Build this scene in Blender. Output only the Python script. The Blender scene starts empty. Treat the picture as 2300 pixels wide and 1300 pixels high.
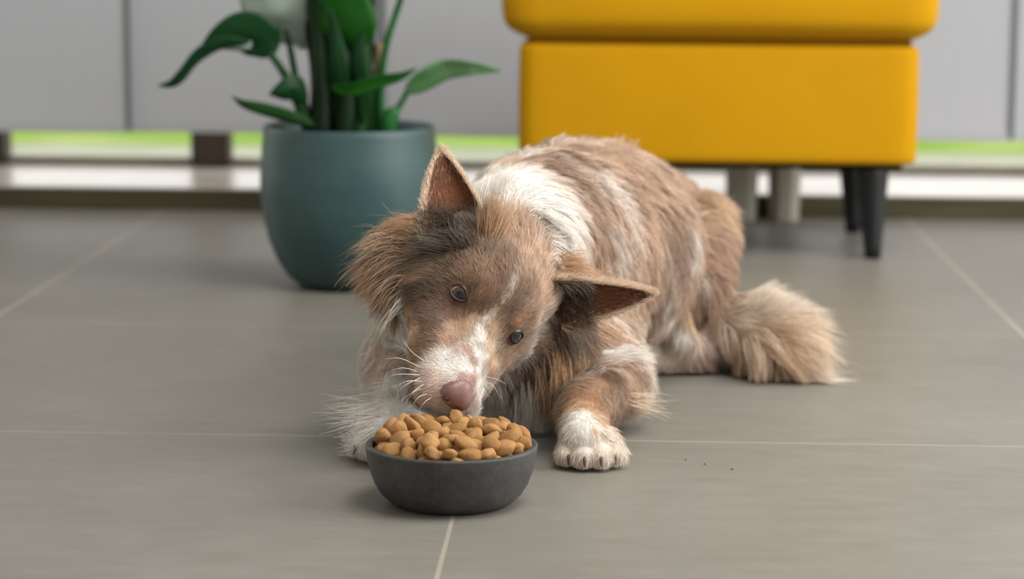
import bpy, bmesh, math, random
import numpy as np
from mathutils import Vector, Matrix
from mathutils.bvhtree import BVHTree
from mathutils.kdtree import KDTree

C = bpy.context.scene.collection
SC = bpy.context.scene
R = math.radians
rng = np.random.default_rng(7)
random.seed(7)

# ------------------------------------------------------------------ camera
CAM_H, FPX = 0.50, 5400.0
PITCH, ROLL = R(8.61), R(0.40)
fwd = Vector((0, math.cos(PITCH), -math.sin(PITCH)))
_r = Vector((1, 0, 0)); _u = Vector((0, math.sin(PITCH), math.cos(PITCH)))
RT = _r*math.cos(ROLL) + _u*math.sin(ROLL)
UP = -_r*math.sin(ROLL) + _u*math.cos(ROLL)
CAM = Vector((0, 0, CAM_H))
cd = bpy.data.cameras.new('camera'); co = bpy.data.objects.new('camera', cd); C.objects.link(co)
m = Matrix.Identity(4)
for i, v in enumerate((RT, UP, -fwd)):
    for j in range(3): m[j][i] = v[j]
m.translation = CAM
co.matrix_world = m
cd.sensor_width = 36.0; cd.lens = FPX/2300*36.0
cd.clip_start = 0.05; cd.clip_end = 200
cd.dof.use_dof = True; cd.dof.focus_distance = 2.14; cd.dof.aperture_fstop = 4.6
SC.camera = co

# ------------------------------------------------------------------ light and exposure
SC.view_settings.view_transform = 'Standard'; SC.view_settings.look = 'None'
SC.view_settings.gamma = 1; SC.view_settings.exposure = 0.0
SC.view_settings.use_curve_mapping = False
SC.cycles.use_denoising = True
SC.cycles.max_bounces = 6; SC.cycles.diffuse_bounces = 4; SC.cycles.glossy_bounces = 2
SC.cycles.transmission_bounces = 4; SC.cycles.transparent_max_bounces = 6
SC.cycles_curves.shape = 'RIBBONS'
W = bpy.data.worlds.new('sky'); SC.world = W; W.use_nodes = True
wn = W.node_tree.nodes['Background']
wn.inputs[0].default_value = (0.99, 0.99, 0.98, 1); wn.inputs[1].default_value = 1.95

def area(name, loc, target, sx, sy, power, col):
    l = bpy.data.lights.new(name, 'AREA'); l.shape = 'RECTANGLE'; l.size = sx; l.size_y = sy
    l.energy = power; l.color = col
    o = bpy.data.objects.new(name, l); C.objects.link(o); o.location = loc
    o.rotation_euler = (Vector(target)-Vector(loc)).to_track_quat('-Z', 'Y').to_euler()
    return o
# daylight through the tall window on the right and an overhead fill light added under the closed ceiling
area('right_window_light', (2.6, 1.9, 1.5), (0.3, 2.3, 0.0), 2.2, 1.9, 84, (1.0, 0.985, 0.965))
area('overhead_fill_light', (0.6, 1.9, 2.45), (0.3, 2.2, 0.0), 1.4, 1.4, 68, (1.0, 0.985, 0.97))

# ------------------------------------------------------------------ helpers
def at(px, py, Y):
    """world point at distance Y seen at photo position px,py"""
    d = fwd + RT*((px-1150)/FPX) - UP*((py-650)/FPX)
    return CAM + d*(Y/d.y)
def gnd(px, py, z=0.0):
    d = fwd + RT*((px-1150)/FPX) - UP*((py-650)/FPX)
    return CAM + d*((z-CAM_H)/d.z)
YAW = R(2.2)
RX = Vector((math.cos(YAW), -math.sin(YAW), 0)); RY = Vector((math.sin(YAW), math.cos(YAW), 0))
def room(x, y, z=0.0): return RX*x + RY*y + Vector((0, 0, z))

def obj(name, me, mat=None, parent=None):
    if isinstance(me, bmesh.types.BMesh):
        b = me; me = bpy.data.meshes.new(name); b.to_mesh(me); b.free()
    o = bpy.data.objects.new(name, me); C.objects.link(o)
    if mat is not None:
        for mm in (mat if isinstance(mat, (list, tuple)) else [mat]): me.materials.append(mm)
    if parent is not None: o.parent = parent
    return o
def empty(name, loc=(0, 0, 0), rz=0):
    o = bpy.data.objects.new(name, None); C.objects.link(o); o.location = loc; o.rotation_euler = (0, 0, rz)
    o.empty_display_size = 0.05
    return o
def tag(o, label=None, cat=None, group=None, kind=None):
    for k, v in (('label', label), ('category', cat), ('group', group), ('kind', kind)):
        if v: o[k] = v
    return o
def pymesh(name, verts, faces, smooth=True):
    me = bpy.data.meshes.new(name)
    me.from_pydata([tuple(v) for v in verts], [], [tuple(f) for f in faces])
    me.update()
    if smooth: me.polygons.foreach_set('use_smooth', [True]*len(me.polygons))
    return me
def box(bm, c, s, mat=None, bevel=0, seg=2):
    r = bmesh.ops.create_cube(bm, size=1)
    vs = r['verts']
    bmesh.ops.scale(bm, vec=s, verts=vs)
    if bevel:
        es = list({e for v in vs for e in v.link_edges})
        rr = bmesh.ops.bevel(bm, geom=es, offset=bevel, segments=seg, affect='EDGES', profile=0.5)
        vs = list({v for f in rr['faces'] for v in f.verts} | {v for v in vs if v.is_valid})
    if mat is not None: bmesh.ops.transform(bm, matrix=mat, verts=vs)
    bmesh.ops.translate(bm, vec=c, verts=vs)
    return vs
def lathe(prof, n=64):
    """closed surface of revolution from (r,z) pairs; ends on the axis are capped"""
    vs, fs, rings = [], [], []
    for r, z in prof:
        if r < 1e-6: rings.append([len(vs)]); vs.append((0, 0, z))
        else:
            rings.append(list(range(len(vs), len(vs)+n)))
            vs += [(r*math.cos(2*math.pi*i/n), r*math.sin(2*math.pi*i/n), z) for i in range(n)]
    for a, b in zip(rings, rings[1:]):
        for i in range(n):
            j = (i+1) % n
            if len(a) == 1: fs.append((a[0], b[j], b[i]))
            elif len(b) == 1: fs.append((a[i], a[j], b[0]))
            else: fs.append((a[i], a[j], b[j], b[i]))
    return vs, fs
def catmull(pts, n):
    pts = [Vector(p) for p in pts]
    P = [pts[0]*2-pts[1]]+pts+[pts[-1]*2-pts[-2]]
    out = []
    segs = len(pts)-1
    for k in range(n):
        t = k/(n-1)*segs; i = min(int(t), segs-1); t -= i
        a, b, c, d = P[i:i+4]
        out.append(0.5*((2*b)+(c-a)*t+(2*a-5*b+4*c-d)*t*t+(3*b-a-3*c+d)*t**3))
    return out
def tube(pts, radii, n=16, segs=10, vs=None, fs=None, flat=1.0):
    """tapered tube; returns (verts, faces)"""
    vs = [] if vs is None else vs; fs = [] if fs is None else fs
    Q = catmull(pts, n)
    rr = np.interp(np.linspace(0, 1, n), np.linspace(0, 1, len(radii)), radii)
    up = Vector((0.3, -1, 0.2)).normalized()
    base = len(vs)
    for k, q in enumerate(Q):
        t = (Q[min(k+1, n-1)]-Q[max(k-1, 0)]).normalized()
        a = up.cross(t).normalized(); b = t.cross(a)
        for s in range(segs):
            an = 2*math.pi*s/segs
            vs.append(q + a*math.cos(an)*rr[k] + b*math.sin(an)*rr[k]*flat)
    for k in range(n-1):
        for s in range(segs):
            s2 = (s+1) % segs
            fs.append((base+k*segs+s, base+k*segs+s2, base+(k+1)*segs+s2, base+(k+1)*segs+s))
    fs.append(tuple(base+s for s in range(segs))[::-1]); fs.append(tuple(base+(n-1)*segs+s for s in range(segs)))
    return vs, fs

# ------------------------------------------------------------------ materials
def lin(c):
    """sRGB 0-255 to linear"""
    out = []
    for v in c[:3]:
        v /= 255.0
        out.append(v/12.92 if v <= 0.04045 else ((v+0.055)/1.055)**2.4)
    return tuple(out)+(1.0,)
def material(name, col, rough=0.6, spec=0.5, metal=0.0):
    mt = bpy.data.materials.new(name); mt.use_nodes = True
    b = mt.node_tree.nodes['Principled BSDF']
    b.inputs['Base Color'].default_value = lin(col)
    b.inputs['Roughness'].default_value = rough; b.inputs['Metallic'].default_value = metal
    b.inputs['Specular IOR Level'].default_value = spec
    return mt
def nodes(mt): return mt.node_tree.nodes, mt.node_tree.links, mt.node_tree.nodes['Principled BSDF']
def coords(mt, scale=(1, 1, 1), kind='Object', rot=(0, 0, 0)):
    n, l, b = nodes(mt)
    tc = n.new('ShaderNodeTexCoord'); mp = n.new('ShaderNodeMapping')
    mp.inputs['Scale'].default_value = scale; mp.inputs['Rotation'].default_value = rot
    l.new(tc.outputs[kind], mp.inputs['Vector']); return mp.outputs['Vector']
def noise(mt, vec, scale, detail=4, rough=0.5):
    n, l, b = nodes(mt)
    t = n.new('ShaderNodeTexNoise'); t.inputs['Scale'].default_value = scale
    t.inputs['Detail'].default_value = detail; t.inputs['Roughness'].default_value = rough
    l.new(vec, t.inputs['Vector']); return t.outputs['Fac']
def ramp(mt, fac, stops):
    n, l, b = nodes(mt)
    r = n.new('ShaderNodeValToRGB'); e = r.color_ramp.elements
    while len(e) < len(stops): e.new(0.5)
    for el, (p, c) in zip(e, stops): el.position = p; el.color = lin(c)
    l.new(fac, r.inputs['Fac']); return r.outputs['Color']
def mix(mt, fac, a, b_, mode='MIX'):
    n, l, b = nodes(mt)
    x = n.new('ShaderNodeMix'); x.data_type = 'RGBA'; x.blend_type = mode
    if isinstance(fac, (int, float)): x.inputs['Factor'].default_value = fac
    else: l.new(fac, x.inputs['Factor'])
    for s, v in ((x.inputs['A'], a), (x.inputs['B'], b_)):
        if isinstance(v, tuple): s.default_value = v
        else: l.new(v, s)
    return x.outputs['Result']
def mathn(mt, op, a, b_=0.0, c=None):
    n, l, b = nodes(mt)
    x = n.new('ShaderNodeMath'); x.operation = op
    for s, v in zip(x.inputs, (a, b_, c)):
        if v is None: continue
        if isinstance(v, (int, float)): s.default_value = v
        else: l.new(v, s)
    return x.outputs[0]
def bump(mt, height, strength=0.2, dist=0.001):
    n, l, b = nodes(mt)
    x = n.new('ShaderNodeBump'); x.inputs['Strength'].default_value = strength; x.inputs['Distance'].default_value = dist
    l.new(height, x.inputs['Height']); l.new(x.outputs['Normal'], b.inputs['Normal'])
def setcol(mt, col):
    n, l, b = nodes(mt); l.new(col, b.inputs['Base Color'])
# ------------------------------------------------------------------ floor
fm = material('tile_floor', (152, 146, 134), 0.5, 0.35)
n, l, b = nodes(fm)
vec = coords(fm)
big = noise(fm, vec, 2.3, 5, 0.6)
med = noise(fm, coords(fm, (3, 9, 9)), 5.0, 6, 0.65)
fine = noise(fm, coords(fm, (18, 190, 1)), 9.0, 3, 0.6)
c1 = ramp(fm, big, [(0.25, (149, 145, 135)), (0.5, (159, 155, 146)), (0.78, (168, 165, 157))])
c2 = ramp(fm, med, [(0.30, (112, 107, 98)), (0.55, (128, 127, 126)), (0.8, (148, 143, 138))])
c3 = ramp(fm, fine, [(0.25, (112, 112, 110)), (0.5, (128, 128, 128)), (0.75, (142, 142, 142))])
cc = mix(fm, 0.55, c1, c2, 'OVERLAY'); cc = mix(fm, 0.32, cc, c3, 'OVERLAY')
sp = noise(fm, vec, 260.0, 2, 0.5)
cc = mix(fm, mathn(fm, 'MULTIPLY', mathn(fm, 'GREATER_THAN', sp, 0.80), 0.35), cc, lin((205, 198, 188)))
TILE, GX, GY = 0.65, -0.126, 2.318
sep = n.new('ShaderNodeSeparateXYZ'); l.new(vec, sep.inputs[0])
def grout(axis, off, w):
    x = mathn(fm, 'SUBTRACT', sep.outputs[axis], off)
    x = mathn(fm, 'PINGPONG', x, TILE/2)
    # pingpong period is 2*scale: the line sits where the value is 0
    return mathn(fm, 'LESS_THAN', x, w)
g = mathn(fm, 'MAXIMUM', grout(0, GX, 0.0019), grout(1, GY, 0.0014))
g = mathn(fm, 'MULTIPLY', g, mathn(fm, 'MULTIPLY_ADD', noise(fm, vec, 3.0, 3), 1.0, 0.0))
cc = mix(fm, g, cc, lin((192, 180, 162)))
setcol(fm, cc)
l.new(mathn(fm, 'ADD', mathn(fm, 'MULTIPLY', fine, 0.22), 0.32), b.inputs['Roughness'])
bump(fm, mathn(fm, 'SUBTRACT', fine, mathn(fm, 'MULTIPLY', g, 1.5)), 0.18, 0.0006)
bm = bmesh.new(); box(bm, (0, 1.35, -0.03), (7.0, 5.86, 0.06))
o = obj('floor', bm, fm); o.rotation_euler = (0, 0, -YAW); tag(o, 'grey beige tiled floor with pale grout lines', kind='structure')

# raised sill under the glass doors: front face with its shade painted dark, pale polished top
sm = material('pale_sill', (214, 204, 194), 0.28, 0.6)
setcol(sm, ramp(sm, noise(sm, coords(sm), 6, 3), [(0.3, (186, 176, 166)), (0.7, (202, 194, 186))]))
dk = material('shade_and_gasket_olive', (64, 60, 42), 0.7, 0.2)  # olive stands in for shade on the sill front; also colours the gasket
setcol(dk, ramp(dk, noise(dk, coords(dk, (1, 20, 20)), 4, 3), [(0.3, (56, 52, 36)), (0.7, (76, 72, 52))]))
bm = bmesh.new(); box(bm, (0, 4.42, 0.009), (7.0, 0.44, 0.058), bevel=0.003)
o = obj('trim_1', bm, sm); o.rotation_euler = (0, 0, -YAW); tag(o, 'pale polished sill ledge under the glass doors', kind='structure')
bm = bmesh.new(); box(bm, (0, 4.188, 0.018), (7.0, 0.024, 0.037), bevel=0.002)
o = obj('trim_2', bm, dk); o.rotation_euler = (0, 0, -YAW); tag(o, 'front face of the sill with its shade painted dark olive', kind='structure')

# glass door: low frame, posts and panes
fr = material('door_frame', (190, 182, 160), 0.5, 0.4)
setcol(fr, ramp(fr, noise(fr, coords(fr, (1, 1, 1)), 8, 2), [(0.3, (186, 180, 156)), (0.7, (200, 192, 170))]))
pb = material('post_brown', (74, 62, 50), 0.5, 0.4)
setcol(pb, ramp(pb, noise(pb, coords(pb, (8, 8, 1)), 6, 3), [(0.3, (66, 55, 44)), (0.7, (84, 71, 58))]))
gl = bpy.data.materials.new('glass'); gl.use_nodes = True
n, l, b = nodes(gl)
b.inputs['Base Color'].default_value = (1, 1, 1, 1); b.inputs['Roughness'].default_value = 0.0
b.inputs['Transmission Weight'].default_value = 1.0; b.inputs['IOR'].default_value = 1.02
YD = 4.62
dr = empty('window_1', room(0, YD), -YAW); tag(dr, 'wide glass garden door behind the white panels', kind='structure')
bm = bmesh.new(); box(bm, (0, 0, 0.0475), (7.0, 0.05, 0.012), bevel=0.003)
obj('lower_frame', bm, fr, dr)
bm = bmesh.new(); box(bm, (0, 0.0, 0.0395), (7.0, 0.062, 0.006), bevel=0.002)
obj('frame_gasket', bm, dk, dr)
for px in (472, -50, 2460):
    p = at(px, 360, YD-0.02); xr = p.dot(RX)
    bm = bmesh.new(); box(bm, (xr, -0.02, 1.27), (0.074 if px > 0 else 0.10, 0.06, 2.46), bevel=0.004)
    obj('post', bm, pb, dr)
for x0, x1 in ((-3.4, -0.66), (-0.52, 1.02), (1.2, 3.4)):
    bm = bmesh.new(); box(bm, ((x0+x1)/2, 0.012, 1.27), (x1-x0, 0.006, 2.42))
    obj('pane', bm, gl, dr)

# ceiling and side wall
wm = material('white_wall', (226, 224, 220), 0.9, 0.2)
setcol(wm, ramp(wm, noise(wm, coords(wm), 3, 3), [(0.3, (222, 220, 216)), (0.7, (230, 228, 224))]))
bm = bmesh.new(); box(bm, (0, 1.6, 2.56), (7.0, 6.35, 0.1)); o = obj('ceiling', bm, wm); o.rotation_euler = (0, 0, -YAW); tag(o, 'white ceiling above the room', kind='structure')
bm = bmesh.new(); box(bm, (-2.6, 1.2, 1.25), (0.1, 5.4, 2.5)); o = obj('wall_left', bm, wm); o.rotation_euler = (0, 0, -YAW); tag(o, 'white side wall of the room', kind='structure')

bm = bmesh.new(); box(bm, (0.2, -1.5, 1.25), (5.7, 0.1, 2.5)); o = obj('wall_back_blocker', bm, wm); o.rotation_euler = (0, 0, -YAW); tag(o, 'unseen white wall added behind the viewpoint to block sky light', kind='structure')  # unseen, added to cut the ambient light from behind the camera
# garden outside: lawn and a strip of terrace
gm = material('lawn', (140, 190, 50), 0.9, 0.1)
setcol(gm, ramp(gm, noise(gm, coords(gm), 2.2, 5, 0.65), [(0.30, (98, 146, 22)), (0.48, (128, 160, 52)), (0.66, (160, 176, 100))]))
bm = bmesh.new(); box(bm, (0, 16.9, -0.09), (50, 22, 0.06)); o = obj('lawn', bm, gm); o.rotation_euler = (0, 0, -YAW); tag(o, 'bright green lawn outside beyond the glass doors', kind='structure')
tm = material('terrace', (150, 146, 130), 0.8, 0.2)
setcol(tm, ramp(tm, noise(tm, coords(tm), 5, 4), [(0.3, (150, 156, 126)), (0.7, (170, 174, 146))]))
bm = bmesh.new(); box(bm, (0, 5.27, -0.07), (50, 1.22, 0.06)); o = obj('terrace', bm, tm); o.rotation_euler = (0, 0, -YAW); tag(o, 'pale terrace strip outside the glass doors', kind='structure')

# ------------------------------------------------------------------ hanging panels in front of the door
pm = material('panel_cloth', (208, 210, 214), 0.9, 0.15)
setcol(pm, ramp(pm, noise(pm, coords(pm, (60, 60, 4)), 5, 3), [(0.3, (168, 170, 175)), (0.7, (172, 174, 179))]))
seam_shade = material('seam_shadow_grey', (98, 104, 102), 0.7, 0.3)  # dark grey strips stand in for the shadow line at the seams
bar = material('panel_bar', (160, 162, 166), 0.5, 0.5)
YP = 4.42
seams = [-890, -330, 290, 852, 1413, 1716, 2270, 2840]
names = ['outermost white panel beyond the left edge of the view', 'left edge panel, cool white, hanging left of the first seam', 'white panel hanging behind the potted plant',
         'white panel between the potted plant and the yellow footstool', 'narrow white panel hidden mostly behind the yellow footstool',
         'white panel hanging right of the yellow footstool', 'white panel at the far right edge of the view']
for i, (a, c) in enumerate(zip(seams, seams[1:])):
    depth = (0.022, 0.0)[i % 2]
    xa = at(a, 300, YP+depth).dot(RX); xb = at(c, 300, YP+depth).dot(RX)
    z0 = 0.115
    pe = empty('hanging_panel', room((xa+xb)/2, YP+depth), -YAW)
    tag(pe, names[i], 'curtain', 'white hanging panels')
    w = xb-xa+(0.010 if depth else 0.0)
    bm = bmesh.new(); box(bm, (0, 0, z0+0.012+1.18), (w, 0.004, 2.36)); obj('panel_fabric', bm, pm, pe)
    bm = bmesh.new(); box(bm, (0, 0, z0+0.008), (w, 0.010, 0.016), bevel=0.002); obj('weight_bar', bm, bar, pe)
    bm = bmesh.new(); box(bm, (0, 0, z0+2.385), (w, 0.012, 0.02), bevel=0.002); obj('carrier_rail', bm, bar, pe)
    if not depth:
        for sx in (-1, 1):
            bm = bmesh.new(); box(bm, (sx*(w/2-0.005), -0.004, z0+1.19), (0.010, 0.006, 2.37), bevel=0.001); obj('seam_shadow_strip', bm, seam_shade, pe)

# ------------------------------------------------------------------ plant pot
pc = gnd(784, 640); pc.y = 3.335; pc.x = at(785, 460, 3.335).x
POT = empty('plant_pot', (pc.x, pc.y, 0)); tag(POT, 'round blue-green glazed pot standing on the tiles behind the dog', 'plant pot')
gz = material('pot_glaze', (70, 104, 104), 0.42, 0.5)
n, l, b = nodes(gz)
st = noise(gz, coords(gz, (1.5, 1.5, 150)), 3.0, 4, 0.7)
cl = noise(gz, coords(gz, (1, 1, 2)), 9.0, 4, 0.6)
cc = mix(gz, 0.6, ramp(gz, st, [(0.3, (38, 64, 68)), (0.55, (52, 80, 82)), (0.8, (78, 102, 98))]),
         ramp(gz, cl, [(0.3, (42, 68, 72)), (0.7, (62, 88, 84))]))
setcol(gz, cc); bump(gz, st, 0.3, 0.0008)
prof = [(0.0, 0.0), (0.066, 0.0), (0.071, 0.003), (0.086, 0.014), (0.100, 0.035), (0.112, 0.064), (0.120, 0.098), (0.1240, 0.130), (0.1240, 0.160),
        (0.1215, 0.192), (0.1195, 0.215), (0.1192, 0.2225), (0.1178, 0.2245), (0.1150, 0.2235), (0.1125, 0.219), (0.1120, 0.205), (0.113, 0.18), (0.110, 0.165)]
P2 = [Vector((a, c, 0)) for a, c in prof]
vs, fs = lathe(prof, 96)
POTB = obj('pot_body', pymesh('pot_body', vs, fs), gz, POT)
soil = material('soil', (38, 28, 20), 0.95, 0.1)
setcol(soil, ramp(soil, noise(soil, coords(soil), 120, 4), [(0.3, (26, 20, 15)), (0.7, (58, 44, 32))]))
vs, fs = lathe([(0, 0.15), (0.111, 0.15), (0.111, 0.188), (0.06, 0.193), (0.0, 0.194)], 48)
tag(obj('soil', pymesh('soil', vs, fs), soil, POT), kind='stuff')

# ------------------------------------------------------------------ bird-of-paradise plant
def leafmat(name, a, c, rough=0.35, vein=60):
    mt = material(name, a, rough, 0.18)
    t = noise(mt, coords(mt, (1, 1, 1)), 14, 3)
    setcol(mt, ramp(mt, t, [(0.3, a), (0.7, c)]))
    nodes(mt)[2].inputs['Transmission Weight'].default_value = 0.0
    return mt
L_dark = leafmat('leaf_dark', (8, 40, 16), (20, 60, 28), 0.4)
L_mid = leafmat('leaf_mid', (16, 66, 28), (38, 98, 48), 0.45)
L_lite = leafmat('leaf_light', (10, 58, 5), (24, 88, 14), 0.55)
L_pale = leafmat('leaf_pale', (76, 132, 72), (140, 180, 136), 0.4)
L_grey = leafmat('leaf_underside', (136, 156, 142), (168, 186, 174), 0.3)
L_stem = leafmat('stem_green', (14, 44, 14), (36, 76, 32), 0.5)
L_stemd = leafmat('stem_dark', (6, 20, 8), (18, 42, 16), 0.5)
L_sheath = leafmat('sheath_brown', (96, 88, 62), (132, 118, 88), 0.6)
PLANT = empty('bird_of_paradise_plant', (pc.x, pc.y, 0.19)); tag(PLANT, 'leafy dark green plant with thick stems growing in the blue-green pot', 'plant')
def pp(px, py, dy=0.0): return at(px, py, pc.y+dy) - Vector((pc.x, pc.y, 0.19))
def stem(pts, radii, mat, name='stem', flat=1.0):
    vs, fs = tube([pp(*p) for p in pts], radii, 22, 12, flat=flat)
    return obj(name, pymesh(name, vs, fs), mat, PLANT)
def leaf(pts, wmax, side, mat, fold=0.35, peak=0.42, thick=0.0012, n=26, name='leaf', wave=0.0):
    """blade along a spine; side = direction across the blade; edges fold towards the normal"""
    Q = catmull([pp(*p) for p in pts], n); side = Vector(side)
    mcols = 9; vs, fs = [], []
    for sgn in (1, -1):
        for k, q in enumerate(Q):
            t = k/(n-1); tg = (Q[min(k+1, n-1)]-Q[max(k-1, 0)]).normalized()
            s = (side - tg*side.dot(tg)).normalized(); nn = tg.cross(s).normalized()
            w = wmax*math.sin(math.pi*min(1, (t**0.75)*0.97+0.03))**0.8 if t < 1 else 0.0004
            w = max(w*(1.0 if t < peak else 1.0), 0.0006)
            for j in range(mcols):
                u = -1+2*j/(mcols-1)
                vs.append(q + s*w*u*math.cos(fold) + nn*(w*abs(u)*math.sin(fold) + wave*w*math.sin(t*14+u*2)) + nn*sgn*thick*(1-0.6*abs(u)))
    N = n*mcols
    for k in range(n-1):
        for j in range(mcols-1):
            a = k*mcols+j
            fs.append((a, a+1, a+mcols+1, a+mcols)); fs.append((N+a, N+a+mcols, N+a+mcols+1, N+a+1))
    for k in range(n-1):
        for j in (0, mcols-1):
            a = k*mcols+j; f = (a, a+mcols, N+a+mcols, N+a); fs.append(f if j == 0 else f[::-1])
    for k in (0, n-1):
        for j in range(mcols-1):
            a = k*mcols+j; f = (a, N+a, N+a+1, a+1); fs.append(f if k == 0 else f[::-1])
    return obj(name, pymesh(name, vs, fs), mat, PLANT)
# thick central stems, rising out of the picture
stem([(708, 292, -.02), (712, 180, -.02), (694, 40, -.03), (672, -200, -.05)], [.0105, .0095, .0075, .006], L_stemd)
stem([(738, 296, -.03), (742, 150, -.03), (738, 20, -.03), (725, -260, -.02)], [.014, .0135, .011, .008], L_stemd)
stem([(775, 300, -.02), (772, 180, -.01), (762, 60, .0), (772, -220, .02)], [.015, .0145, .011, .008], L_stem)
stem([(806, 300, -.04), (806, 200, -.04), (808, 80, -.04), (812, -260, -.05)], [.0125, .012, .010, .008], L_stem)
stem([(834, 300, -.02), (832, 200, -.02), (820, 100, -.02), (818, -200, -.01)], [.0115, .0095, .0075, .006], L_stem)
stem([(848, 300, .01), (851, 200, .01), (852, 150, .01), (850, 98, .01)], [.0085, .0085, .0075, .0065], L_sheath, 'dry_sheath')
stem([(760, 300, -.05), (752, 200, -.055), (735, 90, -.05), (700, -40, -.05)], [.010, .009, .007, .005], L_stemd)
stem([(856, 298, -.03), (856, 200, -.03), (866, 110, -.03), (903, -10, -.03), (960, -170, -.03)], [.008, .0055, .0048, .0045, .004], L_mid)
stem([(700, 290, -.03), (668, 190, -.03), (652, 110, -.03), (640, 60, -.02)], [.007, .005, .0045, .004], L_stem)
stem([(694, 290, -.05), (660, 205, -.06), (632, 155, -.07), (605, 118, -.07)], [.010, .0075, .0055, .005], L_stem)
stem([(880, 290, -.01), (893, 245, -.01), (905, 225, -.01), (915, 205, -.01)], [.006, .0045, .004, .004], L_mid)
stem([(870, 292, -.05), (874, 270, -.05), (884, 252, -.05), (892, 240, -.05)], [.011, .012, .010, .003], L_mid)
# leaves
leaf([(614, 124, -.07), (590, 92, -.08), (548, 74, -.08), (500, 84, -.08), (450, 108, -.08)], 0.031, (0.1, -0.2, 0.97), L_dark, 0.12)
leaf([(612, 118, -.065), (560, 108, -.075), (510, 104, -.085), (462, 104, -.09)], 0.010, (0.1, -0.6, 0.7), L_grey, 0.3)
leaf([(560, 96, -.085), (500, 100, -.095), (450, 128, -.10), (412, 172, -.10), (386, 190, -.10), (354, 193, -.10)], 0.0135, (0.25, -0.5, 0.8), L_dark, 0.35)
leaf([(652, 100, -.02), (640, 50, -.03), (606, 10, -.04), (570, -60, -.04), (540, -170, -.04)], 0.050, (0.9, -0.35, 0.35), L_grey, 0.15, wave=.05)
leaf([(672, 110, .02), (684, 60, .02), (664, -20, .02), (650, -120, .02)], 0.030, (0.95, -0.3, 0.2), L_grey, 0.2)
leaf([(806, 112, -.07), (788, 70, -.08), (772, 20, -.08), (766, -60, -.08), (775, -200, -.06)], 0.040, (1, -0.15, 0.0), L_lite, 0.15)
leaf([(760, 270, -.05), (756, 200, -.07), (758, 150, -.08), (752, 90, -.08), (745, 20, -.08)], 0.016, (0.95, -0.3, 0.1), L_dark, 0.3)
leaf([(812, 280, -.06), (806, 200, -.07), (800, 150, -.08), (806, 90, -.08), (812, 20, -.08)], 0.013, (0.95, -0.3, 0.1), L_dark, 0.3)
leaf([(742, 110, -.06), (728, 40, -.07), (722, -30, -.07), (730, -200, -.06)], 0.028, (0.95, -0.3, 0.1), L_dark, 0.2)
leaf([(742, 194, -.12), (790, 200, -.13), (848, 182, -.13), (900, 170, -.12), (936, 152, -.11)], 0.0105, (0.05, -0.35, 0.93), L_lite, 0.3)
leaf([(912, 208, -.01), (950, 180, -.02), (1000, 154, -.03), (1060, 152, -.05), (1130, 160, -.06)], 0.0165, (-0.05, -0.35, 0.93), L_pale, 0.25)
leaf([(705, 282, -.10), (650, 266, -.13), (590, 250, -.14), (545, 236, -.14), (520, 216, -.14)], 0.0125, (0.1, -0.6, 0.8), L_stem, 0.4)
leaf([(690, 228, -.08), (665, 200, -.10), (635, 206, -.11), (604, 212, -.11)], 0.019, (0.0, -0.3, 0.95), L_dark, 0.3)
stem([(722, 300, -.06), (722, 200, -.06), (716, 90, -.06), (704, -60, -.06)], [.013, .012, .010, .008], L_stemd)
stem([(790, 300, .0), (790, 200, .0), (792, 90, .0), (800, -100, .0)], [.014, .013, .012, .010], L_stemd)
stem([(724, 300, .03), (730, 200, .03), (722, 100, .03), (708, -100, .03)], [.016, .015, .012, .009], L_stemd)
stem([(772, 300, -.06), (778, 220, -.06), (770, 120, -.06), (762, -100, -.06)], [.013, .013, .010, .008], L_stemd)
stem([(820, 300, .02), (818, 200, .02), (828, 100, .02), (838, -100, .02)], [.013, .011, .008, .006], L_stemd)
stem([(752, 300, .02), (756, 200, .02), (752, 100, .02), (748, -100, .02)], [.015, .014, .013, .010], L_stemd)
stem([(690, 296, -.04), (684, 250, -.05), (672, 215, -.06), (655, 190, -.07)], [.008, .008, .0075, .006], L_stemd)

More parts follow.
